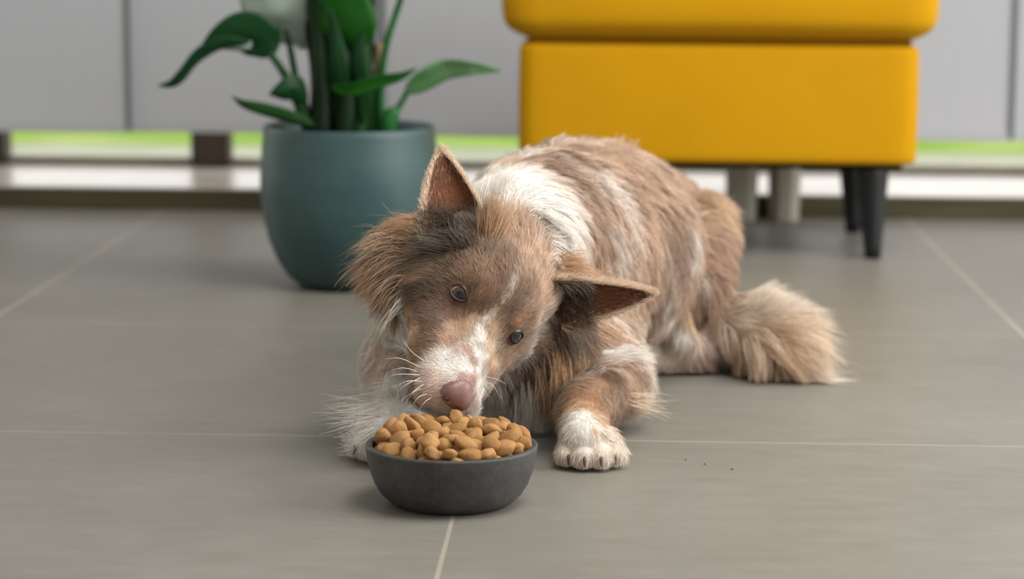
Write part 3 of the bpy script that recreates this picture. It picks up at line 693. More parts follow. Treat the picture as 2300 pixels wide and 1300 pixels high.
# px, py, reach px, colour, comb direction in px, hair length cm, lift
GUIDES = [
 # muzzle and nose bridge
 (1040,815,20,'W',-6,-60,.5,.3),(1012,828,22,'W',-40,-40,.6,.3),(985,842,20,'p',-60,-15,.6,.3),(952,858,22,'p',-60,10,.7,.3),(960,885,20,'p',-55,25,.7,.3),(935,830,18,'p',-60,0,.7,.3),
 (1000,800,18,'W',-50,-40,.6,.3),(972,812,18,'w',-55,-30,.6,.3),(938,795,18,'t',-60,-15,.7,.25),(926,755,22,'T',-45,-40,.8,.25),(922,715,20,'t',-45,-40,.9,.25),(962,762,22,'M',-50,-40,.7,.25),
 (968,735,26,'m',-45,-50,.8,.25),(1008,765,18,'b',-30,-60,.6,.25),(1030,785,14,'p',-15,-60,.5,.25),(1050,790,12,'P',0,-60,.5,.25),(1065,770,12,'w',6,-60,.5,.25),(1077,740,9,'W',12,-60,.5,.25),(1083,765,10,'W',12,-60,.5,.25),
 (1062,810,12,'P',0,-60,.5,.25),(1078,800,12,'W',10,-60,.5,.25),(1078,840,12,'W',20,-60,.5,.3),(1080,868,12,'W',25,-55,.6,.3),(1060,850,10,'P',6,-60,.4,.2),(1040,845,12,'P',-6,-50,.4,.2),
 (1092,716,6,'w',14,-60,.5,.25),(1100,785,12,'C',25,-55,.5,.25),(1104,745,13,'b',20,-60,.5,.25),(1108,820,12,'c',35,-45,.6,.25),(1100,845,10,'t',40,-30,.7,.25),
 (1045,745,16,'b',-4,-60,.6,.25),(1020,735,16,'b',-20,-60,.6,.25),(1015,705,14,'s',-20,-55,.6,.2),(1062,715,13,'b',8,-60,.6,.2),(1050,700,12,'M',5,-60,.6,.2),
 # around the left-hand eye
 (1030,688,8,'s',-20,-50,.4,.15),(1048,690,12,'m',0,-60,.5,.2),(1074,694,12,'m',14,-60,.6,.25),(1080,661,9,'O',15,-60,.6,.25),(1062,648,9,'D',10,-50,.5,.2),(1098,672,14,'M',18,-60,.8,.25),
 (990,672,16,'m',-55,-10,.8,.2),(962,650,22,'D',-60,-10,1.0,.25),(945,690,20,'m',-55,-20,.9,.25),(975,700,20,'S',-50,-30,.8,.25),(930,660,18,'D',-60,0,1.4,.3),(915,690,14,'t',-50,-20,1.0,.25),
 (960,612,22,'t',-60,-15,1.5,.3),(1000,622,16,'m',-50,-30,.9,.25),(1030,622,14,'M',-20,-55,.8,.25),(1055,615,16,'M',5,-60,.9,.25),
 # forehead and crown
 (1010,590,20,'m',-40,-40,1.2,.3),(1050,585,18,'M',-8,-60,1.2,.3),(1090,610,20,'t',8,-60,1.0,.3),(1105,640,14,'M',14,-60,.9,.25),(1120,600,18,'M',12,-60,1.1,.3),
 (1166,618,5,'C',30,-55,1.0,.3),(1155,640,5,'W',30,-55,.9,.3),(1145,658,4.5,'w',30,-55,.8,.3),(1150,612,10,'M',20,-60,1.0,.3),(1185,625,12,'b',35,-50,1.1,.3),(1170,650,10,'M',35,-50,1.0,.3),(1130,675,5,'C',28,-55,.7,.25),(1110,700,5,'C',24,-55,.6,.25),
 (1135,620,12,'M',20,-60,1.0,.3),(1110,670,10,'m',20,-60,.8,.25),(1130,700,12,'M',30,-55,.7,.25),(1150,685,12,'m',35,-50,.8,.25),(1175,655,14,'M',40,-45,1.0,.3),
 (1060,545,18,'m',-30,-50,1.8,.35),(1020,560,20,'D',-50,-25,1.8,.35),(980,572,22,'D',-60,-10,2.0,.35),(1100,560,22,'m',0,-60,1.5,.35),(1130,565,18,'M',10,-60,1.4,.35),
 (1080,520,16,'D',-15,-55,2.0,.35),(1120,515,16,'t',0,-60,2.0,.35),(1150,540,18,'b',10,-60,1.6,.35),(1185,570,18,'b',20,-55,1.5,.35),(1150,500,18,'c',10,-60,2.2,.35),(1190,520,18,'b',20,-55,2.2,.35),(1225,560,18,'b',30,-50,2.0,.35),(1215,600,18,'b',35,-45,1.5,.35),
 # right-hand brow, eye and cheek
 (1160,722,9,'O',40,-40,.5,.2),(1140,738,9,'m',25,-45,.4,.15),(1185,715,14,'M',50,-30,.8,.25),(1200,690,18,'B',50,-30,1.0,.3),(1225,660,18,'b',50,-30,1.4,.3),(1240,625,16,'b',45,-35,1.8,.35),
 (1195,748,11,'B',50,-5,.8,.25),(1135,765,9,'M',20,-40,.4,.15),(1165,782,12,'M',45,10,.7,.2),(1140,795,12,'t',40,-10,.6,.2),(1190,790,14,'S',50,20,1.0,.25),(1220,750,14,'B',50,10,1.4,.3),(1130,825,12,'t',45,5,.7,.25),(1160,815,13,'m',50,20,1.0,.25),
 # dark hair in front of the right-hand ear, then the long ruff below it
 (1245,700,16,'D',50,30,3.0,.35),(1255,740,18,'X',40,50,4.0,.4),(1262,670,14,'m',50,0,2.5,.35),(1230,790,16,'D',30,60,4.0,.4),(1205,830,16,'m',20,60,4.0,.4),(1180,860,16,'D',10,60,4.0,.4),(1150,850,13,'D',10,60,2.5,.35),
 (1290,770,20,'t',35,55,5.0,.45),(1265,810,18,'t',25,60,5.0,.45),(1235,850,18,'t',15,60,5.0,.45),(1300,720,18,'m',45,45,4.5,.45),(1320,770,18,'T',45,45,4.5,.45),
 # left-hand ruff
 (1000,520,26,'X',-50,-5,3.0,.35),(1050,525,18,'X',-10,-30,2.0,.35),(955,530,22,'t',-65,-5,3.0,.4),(925,510,20,'T',-65,5,2.4,.4),(905,535,20,'m',-65,20,3.2,.45),(890,575,22,'t',-65,25,3.8,.45),(880,620,24,'m',-60,40,4.0,.45),(905,600,18,'D',-60,30,4.0,.4),(935,585,20,'m',-65,5,3.5,.4),
 (895,655,18,'t',-50,50,4.0,.4),(900,560,14,'c',-65,25,4.2,.45),(880,690,20,'W',-55,45,3.6,.35),(885,740,22,'w',-40,50,2.8,.3),(905,790,22,'C',-15,60,1.5,.2),(870,790,16,'p',-15,60,1.3,.2),(930,850,20,'D',0,60,2.0,.3),
 # white collar over the neck
 (1080,420,20,'w',-10,-50,3.5,.45),(1110,440,24,'W',0,-55,4.0,.45),(1140,450,24,'W',20,-45,4.0,.45),(1165,425,24,'W',35,-30,4.0,.4),(1190,460,26,'W',45,10,4.0,.35),(1220,490,26,'W',50,25,4.0,.35),(1255,515,24,'W',50,35,4.0,.35),(1280,545,20,'w',50,45,4.0,.35),(1240,555,20,'W',45,35,3.5,.35),
 (1210,420,16,'w',45,10,4.0,.35),(1290,590,18,'b',40,55,3.5,.3),
 # back and side
 (1100,400,18,'c',-15,-45,3.5,.45),(1140,385,20,'G',20,-20,3.5,.35),(1200,370,24,'G',40,0,3.5,.3),(1260,400,24,'G',45,15,3.2,.3),(1250,350,26,'B',45,-5,3.5,.35),(1310,345,28,'b',45,0,3.5,.35),(1370,350,28,'b',50,10,3.5,.35),(1300,430,26,'B',45,35,3.2,.3),
 (1345,425,8,'b',40,60,4.5,.35),(1378,480,8,'b',35,70,4.5,.35),(1400,540,9,'b',20,70,4.5,.35),(1412,600,9,'b',10,70,4.5,.35),(1330,500,26,'B',35,55,3.2,.25),(1340,570,26,'B',25,60,3.2,.25),(1330,640,26,'b',15,65,3.2,.25),(1385,650,20,'b',10,65,3.5,.25),
 (1420,400,28,'b',50,25,3.5,.3),(1440,470,26,'b',45,40,3.5,.3),(1400,430,16,'B',45,50,3.5,.3),(1480,420,24,'b',50,30,3.5,.3),(1540,430,22,'b',55,30,3.5,.3),(1450,550,26,'b',40,55,3.5,.3),(1430,620,22,'B',25,65,3.5,.3),(1490,500,22,'G',35,55,3.2,.25),
 (1575,445,16,'c',60,30,3.2,.3),(1610,480,16,'c',40,50,2.6,.3),(1480,600,18,'G',20,65,2.6,.2),(1465,680,18,'S',10,65,2.0,.2),(1440,720,16,'S',5,60,1.6,.2),
 # haunch
 (1518,540,12,'S',10,70,1.6,.15),(1545,505,8,'W',20,70,2.4,.2),(1556,560,8,'w',15,70,2.4,.2),(1568,620,8,'w',10,70,2.4,.2),(1530,600,12,'s',10,70,1.6,.15),(1540,660,12,'b',10,70,1.8,.2),(1550,710,12,'c',5,70,1.8,.2),
 (1585,560,20,'B',12,70,2.4,.15),(1595,630,18,'G',6,70,2.4,.15),(1588,700,14,'m',5,70,1.8,.15),(1615,590,14,'t',10,70,2.4,.15),(1612,680,14,'b',0,70,2.6,.2),(1600,750,14,'p',-15,60,3.0,.3),
 (1507,665,9,'W',5,70,1.2,.15),(1513,705,11,'W',5,70,1.2,.15),(1524,748,12,'W',5,70,1.2,.15),(1540,785,12,'q',-30,20,1.0,.2),(1470,795,18,'q',-50,10,.8,.2),(1440,805,12,'W',-40,20,.8,.2),
 # tail
 (1660,700,18,'q',60,-25,6.0,.8),(1710,715,20,'q',65,-10,6.5,.8),(1760,745,20,'C',60,15,6.5,.7),(1690,745,18,'C',60,20,6.0,.5),(1740,775,18,'c',55,35,5.5,.5),(1670,778,20,'t',20,50,4.0,.4),(1725,800,18,'t',20,50,3.5,.4),(1620,775,16,'t',45,25,3.5,.4),
 (1765,790,14,'c',60,35,4.5,.5),(1790,820,14,'C',60,35,3.5,.4),(1765,815,12,'t',40,45,3.5,.4),
 # chest between the legs
 (1120,870,22,'w',0,60,4.0,.3),(1160,900,20,'w',5,60,4.0,.3),(1195,895,16,'p',8,60,4.0,.3),(1230,890,20,'S',15,60,3.5,.3),(1280,870,22,'S',20,50,2.5,.25),(1340,785,18,'W',65,12,2.6,.15),(1380,778,14,'W',70,8,2.4,.15),(1310,808,14,'w',60,15,2.6,.15),(1365,750,18,'b',50,50,4.0,.3),
 # right-hand fore leg
 (1405,835,16,'b',10,40,1.2,.2),(1415,870,12,'B',0,50,1.0,.2),(1370,850,16,'m',-20,45,.9,.2),(1345,860,14,'t',-30,40,.9,.2),(1320,885,13,'O',-30,40,.9,.2),(1292,905,12,'T',-20,50,.9,.2),(1390,890,16,'G',-10,50,1.2,.2),(1365,920,14,'B',-10,50,1.2,.2),
 (1330,915,10,'T',-15,50,.9,.2),(1345,940,10,'c',-5,50,1.0,.2),(1300,935,14,'W',-2,60,.8,.2),(1310,965,16,'W',0,60,.8,.2),(1275,950,9,'w',-5,60,.8,.2),(1335,965,9,'C',0,60,1.0,.25),
 (1280,1005,14,'q',-6,60,.8,.2),(1310,1000,14,'w',0,60,.8,.2),(1345,1005,14,'q',6,60,.8,.2),(1310,1030,16,'q',0,60,.9,.15),(1355,1030,12,'q',10,60,.9,.15),(1270,1030,12,'q',-8,60,.9,.15),
 # left-hand fore leg
 (860,830,16,'p',-10,55,.9,.2),(845,855,14,'C',-8,55,.9,.2),(880,870,15,'W',-4,60,.9,.2),(905,870,14,'w',8,60,.9,.2),(858,890,12,'p',-6,55,.9,.2),(890,920,15,'W',-5,60,1.0,.2),(868,950,14,'W',-15,60,1.0,.2),(845,985,14,'W',-20,55,1.0,.2),(820,1020,14,'w',-15,50,1.0,.2),
]
me_body = bpy.data.meshes.new('dog'); me_body.from_pydata(DV.tolist(), [], DF.tolist()); me_body.update()
me_body.polygons.foreach_set('use_smooth', [True]*len(me_body.polygons))
BV = BVHTree.FromPolygons([Vector(v) for v in DV], DF.tolist())
def hit(px, py, slack=0):
    d = (fwd + RT*((px-1150)/FPX) - UP*((py-650)/FPX)).normalized()
    return BV.ray_cast(CAM, d)
def cam_dir(dx, dy): return (RT*dx - UP*dy).normalized()
GP, GR_, GC, GD, GL, GT = [], [], [], [], [], []
miss = []
for g in GUIDES:
    loc, nor, i_, d_ = hit(g[0], g[1])
    if loc is None:
        # beside the silhouette: take the closest skin to the sight line
        best = None
        dr_ = (fwd + RT*((g[0]-1150)/FPX) - UP*((g[1]-650)/FPX)).normalized()
        for dd in np.arange(2.1, 3.0, 0.02):
            q = BV.find_nearest(CAM+dr_*float(dd))
            if best is None or q[3] < best[3]: best = q
        loc, nor = best[0], best[1]; miss.append(g[:2])
    GP.append(loc); GR_.append(g[2]/FPX*(loc-CAM).length); GC.append(lin(PAL[g[3]])[:3]); d3 = cam_dir(g[4], g[5])
    GD.append(d3); GL.append(g[6]*0.01); GT.append(g[7])
# hidden flanks, throat and underside: plain guides in head and world space
def extra(p, r, col, d, ln, lift):
    GP.append(Vector(p)); GR_.append(r); GC.append(lin(PAL[col])[:3]); GD.append(Vector(d)); GL.append(ln); GT.append(lift)
extra(hd(0, 2, -9.2), .014, 'w', -HF, .008, .2); extra(hd(3.5, 1, -6.5), .02, 'm', -HF+HX*.3, .012, .2); extra(hd(3.5, -2, -7), .02, 'D', -HF+HX*.3, .02, .3); extra(hd(0, -4, -9), .03, 'W', -HF, .03, .3)
extra(at(1300, 500, 2.80), .06, 'B', (0.2, 1, -.5), .03, .3); extra(at(1200, 560, 2.60), .05, 'B', (-.5, .6, -.6), .03, .3)
extra(at(1100, 560, 2.50), .05, 'W', (-.5, .6, -.6), .03, .3); extra(at(1450, 560, 3.02), .05, 'B', (0.3, .7, -.7), .03, .3)
print('guides off the skin:', miss)
GP = np.array([tuple(v) for v in GP]); GR_ = np.array(GR_); GC = np.array(GC); GD = np.array([tuple(v) for v in GD]); GL = np.array(GL); GT = np.array(GT)

def groom(P):
    """weights of the guides at points P -> colour, direction, length, lift"""
    col = np.zeros((len(P), 3)); dr_ = np.zeros((len(P), 3)); ln = np.zeros(len(P)); lf = np.zeros(len(P))
    for s in range(0, len(P), 20000):
        Q = P[s:s+20000]
        d = np.sqrt(((Q[:, None, :]-GP[None])**2).sum(2))/GR_[None] + 0.12
        w = d**-5.0; w /= w.sum(1, keepdims=True)
        w2 = d**-3.2; w2 /= w2.sum(1, keepdims=True)
        col[s:s+20000] = w@GC; dr_[s:s+20000] = w2@GD; ln[s:s+20000] = w2@GL; lf[s:s+20000] = w2@GT
    return col, dr_, ln, lf

# skin colour per vertex, the same coat pattern
def paint(me, cols):
    at_ = me.color_attributes.new('coat', 'FLOAT_COLOR', 'POINT')
    at_.data.foreach_set('color', np.concatenate([cols, np.ones((len(cols), 1))], 1).astype(np.float32).ravel())
vc, _, _, _ = groom(DV)
# bare skin: lips, chin edge, toe pads
paint(me_body, vc)
def coatmat(name, rough=0.7, mul=1.0):
    mt = material(name, (150, 120, 100), rough, 0.15); n, l, b = nodes(mt)
    a = n.new('ShaderNodeAttribute'); a.attribute_name = 'coat'
    nz = noise(mt, coords(mt), 260, 3)
    c = mix(mt, 0.5, a.outputs['Color'], ramp(mt, nz, [(0.3, (150, 150, 150)), (0.7, (205, 205, 205))]), 'MULTIPLY')
    setcol(mt, c); return mt
DOG = obj('dog', me_body, coatmat('undercoat'))
tag(DOG, 'brown and white long-haired dog lying on the tiles, head tilted over the food bowl', 'dog')

# ------------------------------------------------------------------ ears
def bridge_shell(rows_in, rows_out):
    """closed shell between two equal grids of points"""
    nr, nc = len(rows_in), len(rows_in[0]); vs = [p for r_ in rows_in for p in r_]+[p for r_ in rows_out for p in r_]; N = nr*nc; fs = []
    for i in range(nr-1):
        for j in range(nc-1):
            a = i*nc+j; fs.append((a, a+1, a+nc+1, a+nc)); fs.append((N+a, N+a+nc, N+a+nc+1, N+a+1))
    for i in range(nr-1):
        for j in (0, nc-1):
            a = i*nc+j; f = (a, a+nc, N+a+nc, N+a); fs.append(f if j == 0 else f[::-1])
    for i in (0, nr-1):
        for j in range(nc-1):
            a = i*nc+j; f = (a, N+a, N+a+1, a+1); fs.append(f if i == 0 else f[::-1])
    return vs, fs
def make_ear(base_a, base_b, tip, face, cup, prof, outer_shift):
    """base_a/base_b: the two ends of the ear root, tip: point, face: direction the opening looks"""
    A, B_, T = Vector(base_a), Vector(base_b), Vector(tip); face = Vector(face).normalized()
    nr, nc = 26, 17; ins, outs = [], []
    for i in range(nr):
        v = i/(nr-1); ra, rb = [], []
        a = A.lerp(T, v) + (A-B_)*prof[0]*math.sin(math.pi*v)*0.5; b_ = B_.lerp(T, v) - (A-B_)*prof[1]*math.sin(math.pi*v)*0.5
        for j in range(nc):
            u = -1+2*j/(nc-1)
            wv = (1-v)*0.82+0.18*math.sqrt(max(0, 1-v**4)); md = (a+b_)/2; p = md + (b_-a).normalized()*((A-B_).length*0.5*wv + (b_-a).length*0.5-(A-B_).length*0.5*(1-v))*u
            dep = cup*(1-u*u)*(1-v)**0.7
            q = p - face*dep
            th = 0.0006+0.0008*(1-v)
            ra.append(q+face*th*0.5*(1-abs(u)**4)); rb.append(q-face*(th*(1-abs(u)**4)+outer_shift*(1-u*u)*(1-v)))
        ins.append(ra); outs.append(rb)
    vs, fs = bridge_shell(ins, outs)
    return vs, fs, nr*nc, nr, nc
def earY(v): return v
yL = hd(-4.4, -6.5, 2.5).y; yR = hd(4.4, -6.5, 2.5).y
faceL = (-fwd)*0.80 - RT*0.58 - UP*0.10; faceR = (-fwd)*0.66 - UP*0.75 + RT*0.05
EAR = []
EARSPEC = [
 # right ear of the dog (left in the picture)
 (at(944, 540, yL-.012), at(1110, 560, yL+.002), at(991, 341, yL+.018), faceL, 0.028, (0.10, 0.16)),
 # left ear of the dog (right in the picture)
 (at(1238, 630, yR-.010), at(1262, 742, yR+.000), at(1463, 661, yR-.004), faceR, 0.030, (0.05, 0.10)),
]
for k, (A, B_, T, fc, cup, prof_) in enumerate(EARSPEC):
    vs, fs, N, nr, nc = make_ear(A, B_, T, fc, cup, prof_, 0.003)
    me = pymesh('ear', vs, fs)
    cols = []
    for side in (0, 1):
        for i in range(nr):
            for j in range(nc):
                v = i/(nr-1); u = abs(-1+2*j/(nc-1))
                if side == 0:
                    c = np.array(lin((98, 62, 44))[:3])*(1-v*0.1)
                    c = c + (np.array(lin((156, 88, 54))[:3])-c)*max(0, 1-abs(v-.5)*3)*(1-u)
                    if u > .93 or v > .97: c = np.array(lin((206, 172, 142))[:3])
                else: c = np.array(lin((192, 152, 116))[:3])
                cols.append(c)
    paint(me, np.array(cols))
    e = obj('ear', me, coatmat('ear_skin', 0.75), DOG)
    EAR.append((e, np.array([tuple(v) for v in vs]), N, nr, nc, Vector(fc).normalized(), A, B_, T))

# ------------------------------------------------------------------ nose
def small_nets(adds, cuts, lo, hi, step):
    global F, gxs, gys, gzs
    sv = (F, gxs, gys, gzs)
    gxs, gys, gzs = (np.arange(lo[i], hi[i], step, dtype=np.float32) for i in range(3))
    F = np.full((len(gxs), len(gys), len(gzs)), 1.0, np.float32)
    for p in adds: apply(p)
    for p in cuts: apply(p, True)
    V, Q = surface_nets(F, gxs, gys, gzs)
    F, gxs, gys, gzs = sv
    return V, Q
def prim(a, b_, ra, rb, k): return (Vector(a), Vector(b_), ra*.01, rb*.01, k)
def hn(x, y, z):
    """nose leather frame: tipped down so the nostrils look at the food"""
    a = R(13); y0, z0 = 7.9, -3.6; yy, zz = y-7.9, z+3.3
    return hd(x+.42, y0+0.35+yy*math.cos(a)+zz*math.sin(a), z0-0.35-yy*math.sin(a)+zz*math.cos(a))
nadds = [prim(hn(-.55, 8.35, -3.25), hn(.55, 8.35, -3.25), 1.02, 1.02, .004), prim(hn(0, 7.7, -2.75), hn(0, 7.7, -2.75), 1.0, 1.0, .006),
         prim(hn(-.95, 8.1, -3.7), hn(.95, 8.1, -3.7), .62, .62, .004), prim(hn(0, 8.0, -3.6), hn(0, 8.15, -4.4), .85, .5, .006)]
ncuts = []
for s in (-1, 1):
    ncuts.append(prim(hn(s*.60, 9.65, -3.45), hn(s*.72, 8.9, -3.45), .34, .30, .0015))
    ncuts.append(prim(hn(s*.85, 9.2, -3.55), hn(s*1.55, 8.6, -3.85), .20, .12, .001))
ncuts.append(prim(hn(0, 9.45, -3.5), hn(0, 8.9, -4.9), .07, .07, .001))
c0 = hn(0, 8.3, -3.5)
NV, NF = small_nets(nadds, ncuts, [c0[i]-.026 for i in range(3)], [c0[i]+.026 for i in range(3)], 0.0006)
nm = material('nose_skin', (120, 84, 80), 0.40, 0.5); nz = noise(nm, coords(nm), 900, 3)
setcol(nm, ramp(nm, noise(nm, coords(nm), 90, 3), [(0.3, (114, 80, 76)), (0.7, (140, 104, 98))])); bump(nm, nz, 0.25, 0.0003)
obj('nose', pymesh('nose', NV.tolist(), NF.tolist()), nm, DOG)

# ------------------------------------------------------------------ eyes
def eyemat(name, c, rough, ): 
    return material(name, c, rough, 0.6)
M_scl = eyemat('eye_white', (140, 128, 112), 0.12); M_irA = eyemat('iris_amber', (66, 52, 26), 0.08); M_irB = eyemat('iris_pale', (74, 78, 72), 0.08)
M_irR = eyemat('iris_rim', (58, 44, 30), 0.1); M_pup = eyemat('pupil', (12, 12, 16), 0.05)
M_lid = material('eyelid_skin', (98, 66, 58), 0.5, 0.3); setcol(M_lid, ramp(M_lid, noise(M_lid, coords(M_lid), 120, 3), [(0.3, (90, 62, 54)), (0.7, (124, 90, 78))]))
M_wet = material('lid_edge', (46, 28, 26), 0.25, 0.5)
EYEC = []
def make_eye(px, py, outward, xax, wd, hg, tilt, look, iris):
    """px,py: middle of the opening; wd,hg: half sizes of the opening in cm; look: iris offset in the eye plane"""
    loc, nor, _, _ = hit(px, py)
    N = Vector(outward).normalized(); X = Vector(xax); X = (X-N*X.dot(N)).normalized(); Y = N.cross(X)
    if Y.dot(UP) < 0: Y = -Y
    X, Y = X*math.cos(tilt)+Y*math.sin(tilt), Y*math.cos(tilt)-X*math.sin(tilt)
    rE = 0.0135; c = loc - N*(rE*0.80)
    EYEC.append((loc, wd, X, Y, hg, c))
    root = None
    bm = bmesh.new(); bmesh.ops.create_uvsphere(bm, u_segments=48, v_segments=36, radius=rE)
    g = (N + X*look[0] + Y*look[1]).normalized()
    q = Vector((0, 0, 1)).rotation_difference(g).to_matrix()
    for v in bm.verts: v.co = q @ v.co
    for f in bm.faces:
        f.smooth = True; a = math.degrees(f.calc_center_median().normalized().angle(g))
        f.material_index = 3 if a < 21 else (1 if a < 36 else (2 if a < 41 else 0))
    for v in bm.verts: v.co += c
    e = obj('eye', bm, [M_scl, iris, M_irR, M_pup], DOG)
    # lids: a skin cap with an almond opening
    rL = rE*1.09; n_, rings = 56, 12; vs, fs = [], []
    for sh in (0, 1):
        for k in range(rings):
            t = k/(rings-1)
            for i in range(n_):
                an = 2*math.pi*i/n_; ca, sa = math.cos(an), math.sin(an)
                ex = wd*0.01*ca*(1.0); ey = hg*0.01*(sa*(1-0.35*abs(ca)**3))*(1.0 if sa > 0 else .9)
                ro = rL*0.965
                ox, oy = ro*ca, ro*sa
                x = ex*(1-t)+ox*t; y = ey*(1-t)+oy*t
                rr = rL*(1-0.10*t) + 0.0006*math.sin(math.pi*min(1, t*3)) - (0.0011 if sh else 0)
                zz = math.sqrt(max(0, rr*rr-x*x-y*y)) if x*x+y*y < rr*rr else 0
                vs.append(c + X*x + Y*y + N*zz)
    R_ = rings*n_
    for k in range(rings-1):
        for i in range(n_):
            j = (i+1) % n_; a, b_, d_, e_ = k*n_+i, k*n_+j, (k+1)*n_+j, (k+1)*n_+i
            fs.append((a, e_, d_, b_)); fs.append((R_+a, R_+b_, R_+d_, R_+e_))
    for i in range(n_):
        j = (i+1) % n_; fs.append((i, j, R_+j, R_+i)); a = (rings-1)*n_; fs.append((a+i, R_+a+i, R_+a+j, a+j))
    me = pymesh('eyelid', vs, fs)
    ld = obj('eyelid', me, [M_lid, M_wet], e)
    for f in me.polygons:
        ks = [((v % R_)//n_) for v in f.vertices]
        if max(ks) <= 4: f.material_index = 1
    bmx = bmesh.new(); bmx.from_mesh(me); bmesh.ops.recalc_face_normals(bmx, faces=bmx.faces); bmx.to_mesh(me); bmx.free()
    return e
make_eye(1031, 658, HF*0.62 - HX*0.62 + HU*0.42, HX, 0.92, 0.58, R(-12), (0.26, -0.16), M_irA)
make_eye(1160, 755, HF*0.66 + HX*0.60 + HU*0.42, HX, 0.84, 0.47, R(12), (-0.26, 0.06), M_irB)
for e_ in [o_ for o_ in bpy.data.objects if o_.name.startswith('eye') and not o_.name.startswith('eyelid')]: pass

# ------------------------------------------------------------------ claws
clm = material('claw', (60, 48, 44), 0.35, 0.5); setcol(clm, ramp(clm, noise(clm, coords(clm), 200, 2), [(0.3, (46, 36, 32)), (0.7, (84, 68, 60))]))
for e_, tip, fw, sd in TOES:
    a = Vector(e_)+fw*0.006+Vector((0, 0, .001)); m_ = a+fw*0.0050+Vector((0, 0, .0005)); t_ = a+fw*0.0088-Vector((0, 0, .0065))
    vs, fs = tube([a, m_, t_], [.0021, .0019, .0006], 8, 8)
    obj('claw', pymesh('claw', vs, fs), clm, DOG)

# ------------------------------------------------------------------ fur (hair strands)
def tri_sample(V, Q, n, dens=None, rg=rng):
    T = np.concatenate([Q[:, [0, 1, 2]], Q[:, [0, 2, 3]]])
    a, b_, c = V[T[:, 0]], V[T[:, 1]], V[T[:, 2]]
    nn = np.cross(b_-a, c-a); ar = np.linalg.norm(nn, axis=1)*.5
    w = ar if dens is None else ar*dens((a+b_+c)/3, nn/(2*ar[:, None]+1e-20))
    cs = np.cumsum(w); ix = np.searchsorted(cs, rg.random(n)*cs[-1]); ix = np.minimum(ix, len(T)-1)
    r1, r2_ = np.sqrt(rg.random(n)), rg.random(n)
    P = a[ix]*(1-r1)[:, None]+b_[ix]*(r1*(1-r2_))[:, None]+c[ix]*(r1*r2_)[:, None]
    return P, (nn/(2*ar[:, None]+1e-20))[ix]
EYEa = np.array(tuple(EYE))
def dens(P, N):
    dh = np.linalg.norm(P-np.array(tuple(hd(0, 2, -2))), axis=1)
    w = 1.0+3.2*np.exp(-(dh/.085)**2)
    away = (N*(np.array(tuple(CAM))-P)).sum(1) < -0.6        # far side, thinner
    w = np.where(away, w*0.35, w)
    w = np.where((P[:, 2] < 0.004), 0.0, w)
    return w
# smooth vertex normals for the strand roots
vn = np.zeros((len(DV), 3)); 
a_, b_, c_, d_ = (DV[DF[:, i]] for i in range(4)); fn = np.cross(c_-a_, d_-b_)
for i in range(4): np.add.at(vn, DF[:, i], fn)
vn /= np.linalg.norm(vn, axis=1, keepdims=True)+1e-12
N_FUR = 260000
P, NN = tri_sample(DV, DF, N_FUR, dens)
if (NN*(P-DV.mean(0))).sum() < 0: NN = -NN; vn = -vn
# keep hair off the eyes and the nose leather
keep = np.ones(len(P), bool)
for loc, wd, X, Y, hg, c in EYEC:
    q = P-np.array(tuple(loc)); x = q@np.array(tuple(X)); y = q@np.array(tuple(Y)); z = np.abs(q@np.array(tuple(X.cross(Y))))
    keep &= ~((((x/(wd*.0128))**2+(y/(hg*.0142))**2) < 1) & (z < .012))
dn = np.linalg.norm(P-np.array(tuple(hn(0, 8.3, -3.5))), axis=1); keep &= dn > .0125
P, NN = P[keep], NN[keep]
col, dr_, ln, lf = groom(P + rng.normal(0, .0016, P.shape))
nrm = lambda A: A/(np.linalg.norm(A, axis=1, keepdims=True)+1e-12)
NN = nrm(NN); tg = dr_-NN*(dr_*NN).sum(1, keepdims=True); tl = np.linalg.norm(tg, axis=1)
tg = nrm(tg)
# where the comb direction faces straight into the skin, let the hair hang or trail backwards
n = len(P)
ln = ln*rng.uniform(.65, 1.15, n)
side = np.cross(NN, tg)
def low_noise(P, f, seed):
    r_ = np.random.default_rng(seed); out = np.zeros(len(P))
    for _ in range(5):
        k = r_.normal(0, f, 3); out += np.sin(P@k+r_.uniform(0, 6.28))
    return out/2.2
swirl = low_noise(P, 60, 3)*0.22 + low_noise(P, 220, 4)*0.16 + rng.normal(0, .10, n)
tg = nrm(tg + side*swirl[:, None])
K = 6
ts = np.linspace(0, 1, K)
lift = np.clip(lf+rng.normal(0, .10, n)+low_noise(P, 150, 9)*.16*np.clip(ln/.02, .4, 1.6), .05, 1.1)
pts = np.zeros((n, K, 3))
grav = np.array([0, 0, -1.0])
for k, t in enumerate(ts):
    curl = np.sin(t*2.4+rng.uniform(0, .8))*0.06
    pts[:, k] = P - NN*0.0006 + ln[:, None]*(tg*(t*np.cos(lift*(1-.35*t)))[:, None] + NN*(np.sin(lift)*t*(1-.42*t))[:, None] + side*(swirl*.35*t*t)[:, None] + grav*(t*t*0.16*np.clip(ln/.05, 0, 1))[:, None])
# clumps: tips drawn to the nearest clump leader
lead = rng.choice(n, 9000, replace=False)
kd = KDTree(len(lead))
for i, j in enumerate(lead): kd.insert(P[j], i)
kd.balance()
Pl = P.tolist(); near = np.array([lead[kd.find(p)[1]] for p in Pl])
ca = np.clip((ln-.006)/.03, 0, 1)*0.48+0.14
lt = pts[near]*1.0
scale_ = (ln/np.maximum(ln[near], 1e-5))[:, None]
for k, t in enumerate(ts):
    tgt = P[near] + (lt[:, k]-P[near])*np.minimum(scale_, 1.3) + (P-P[near])*(1-.75*t)
    pts[:, k] += (tgt-pts[:, k])*(ca*t**1.3)[:, None]
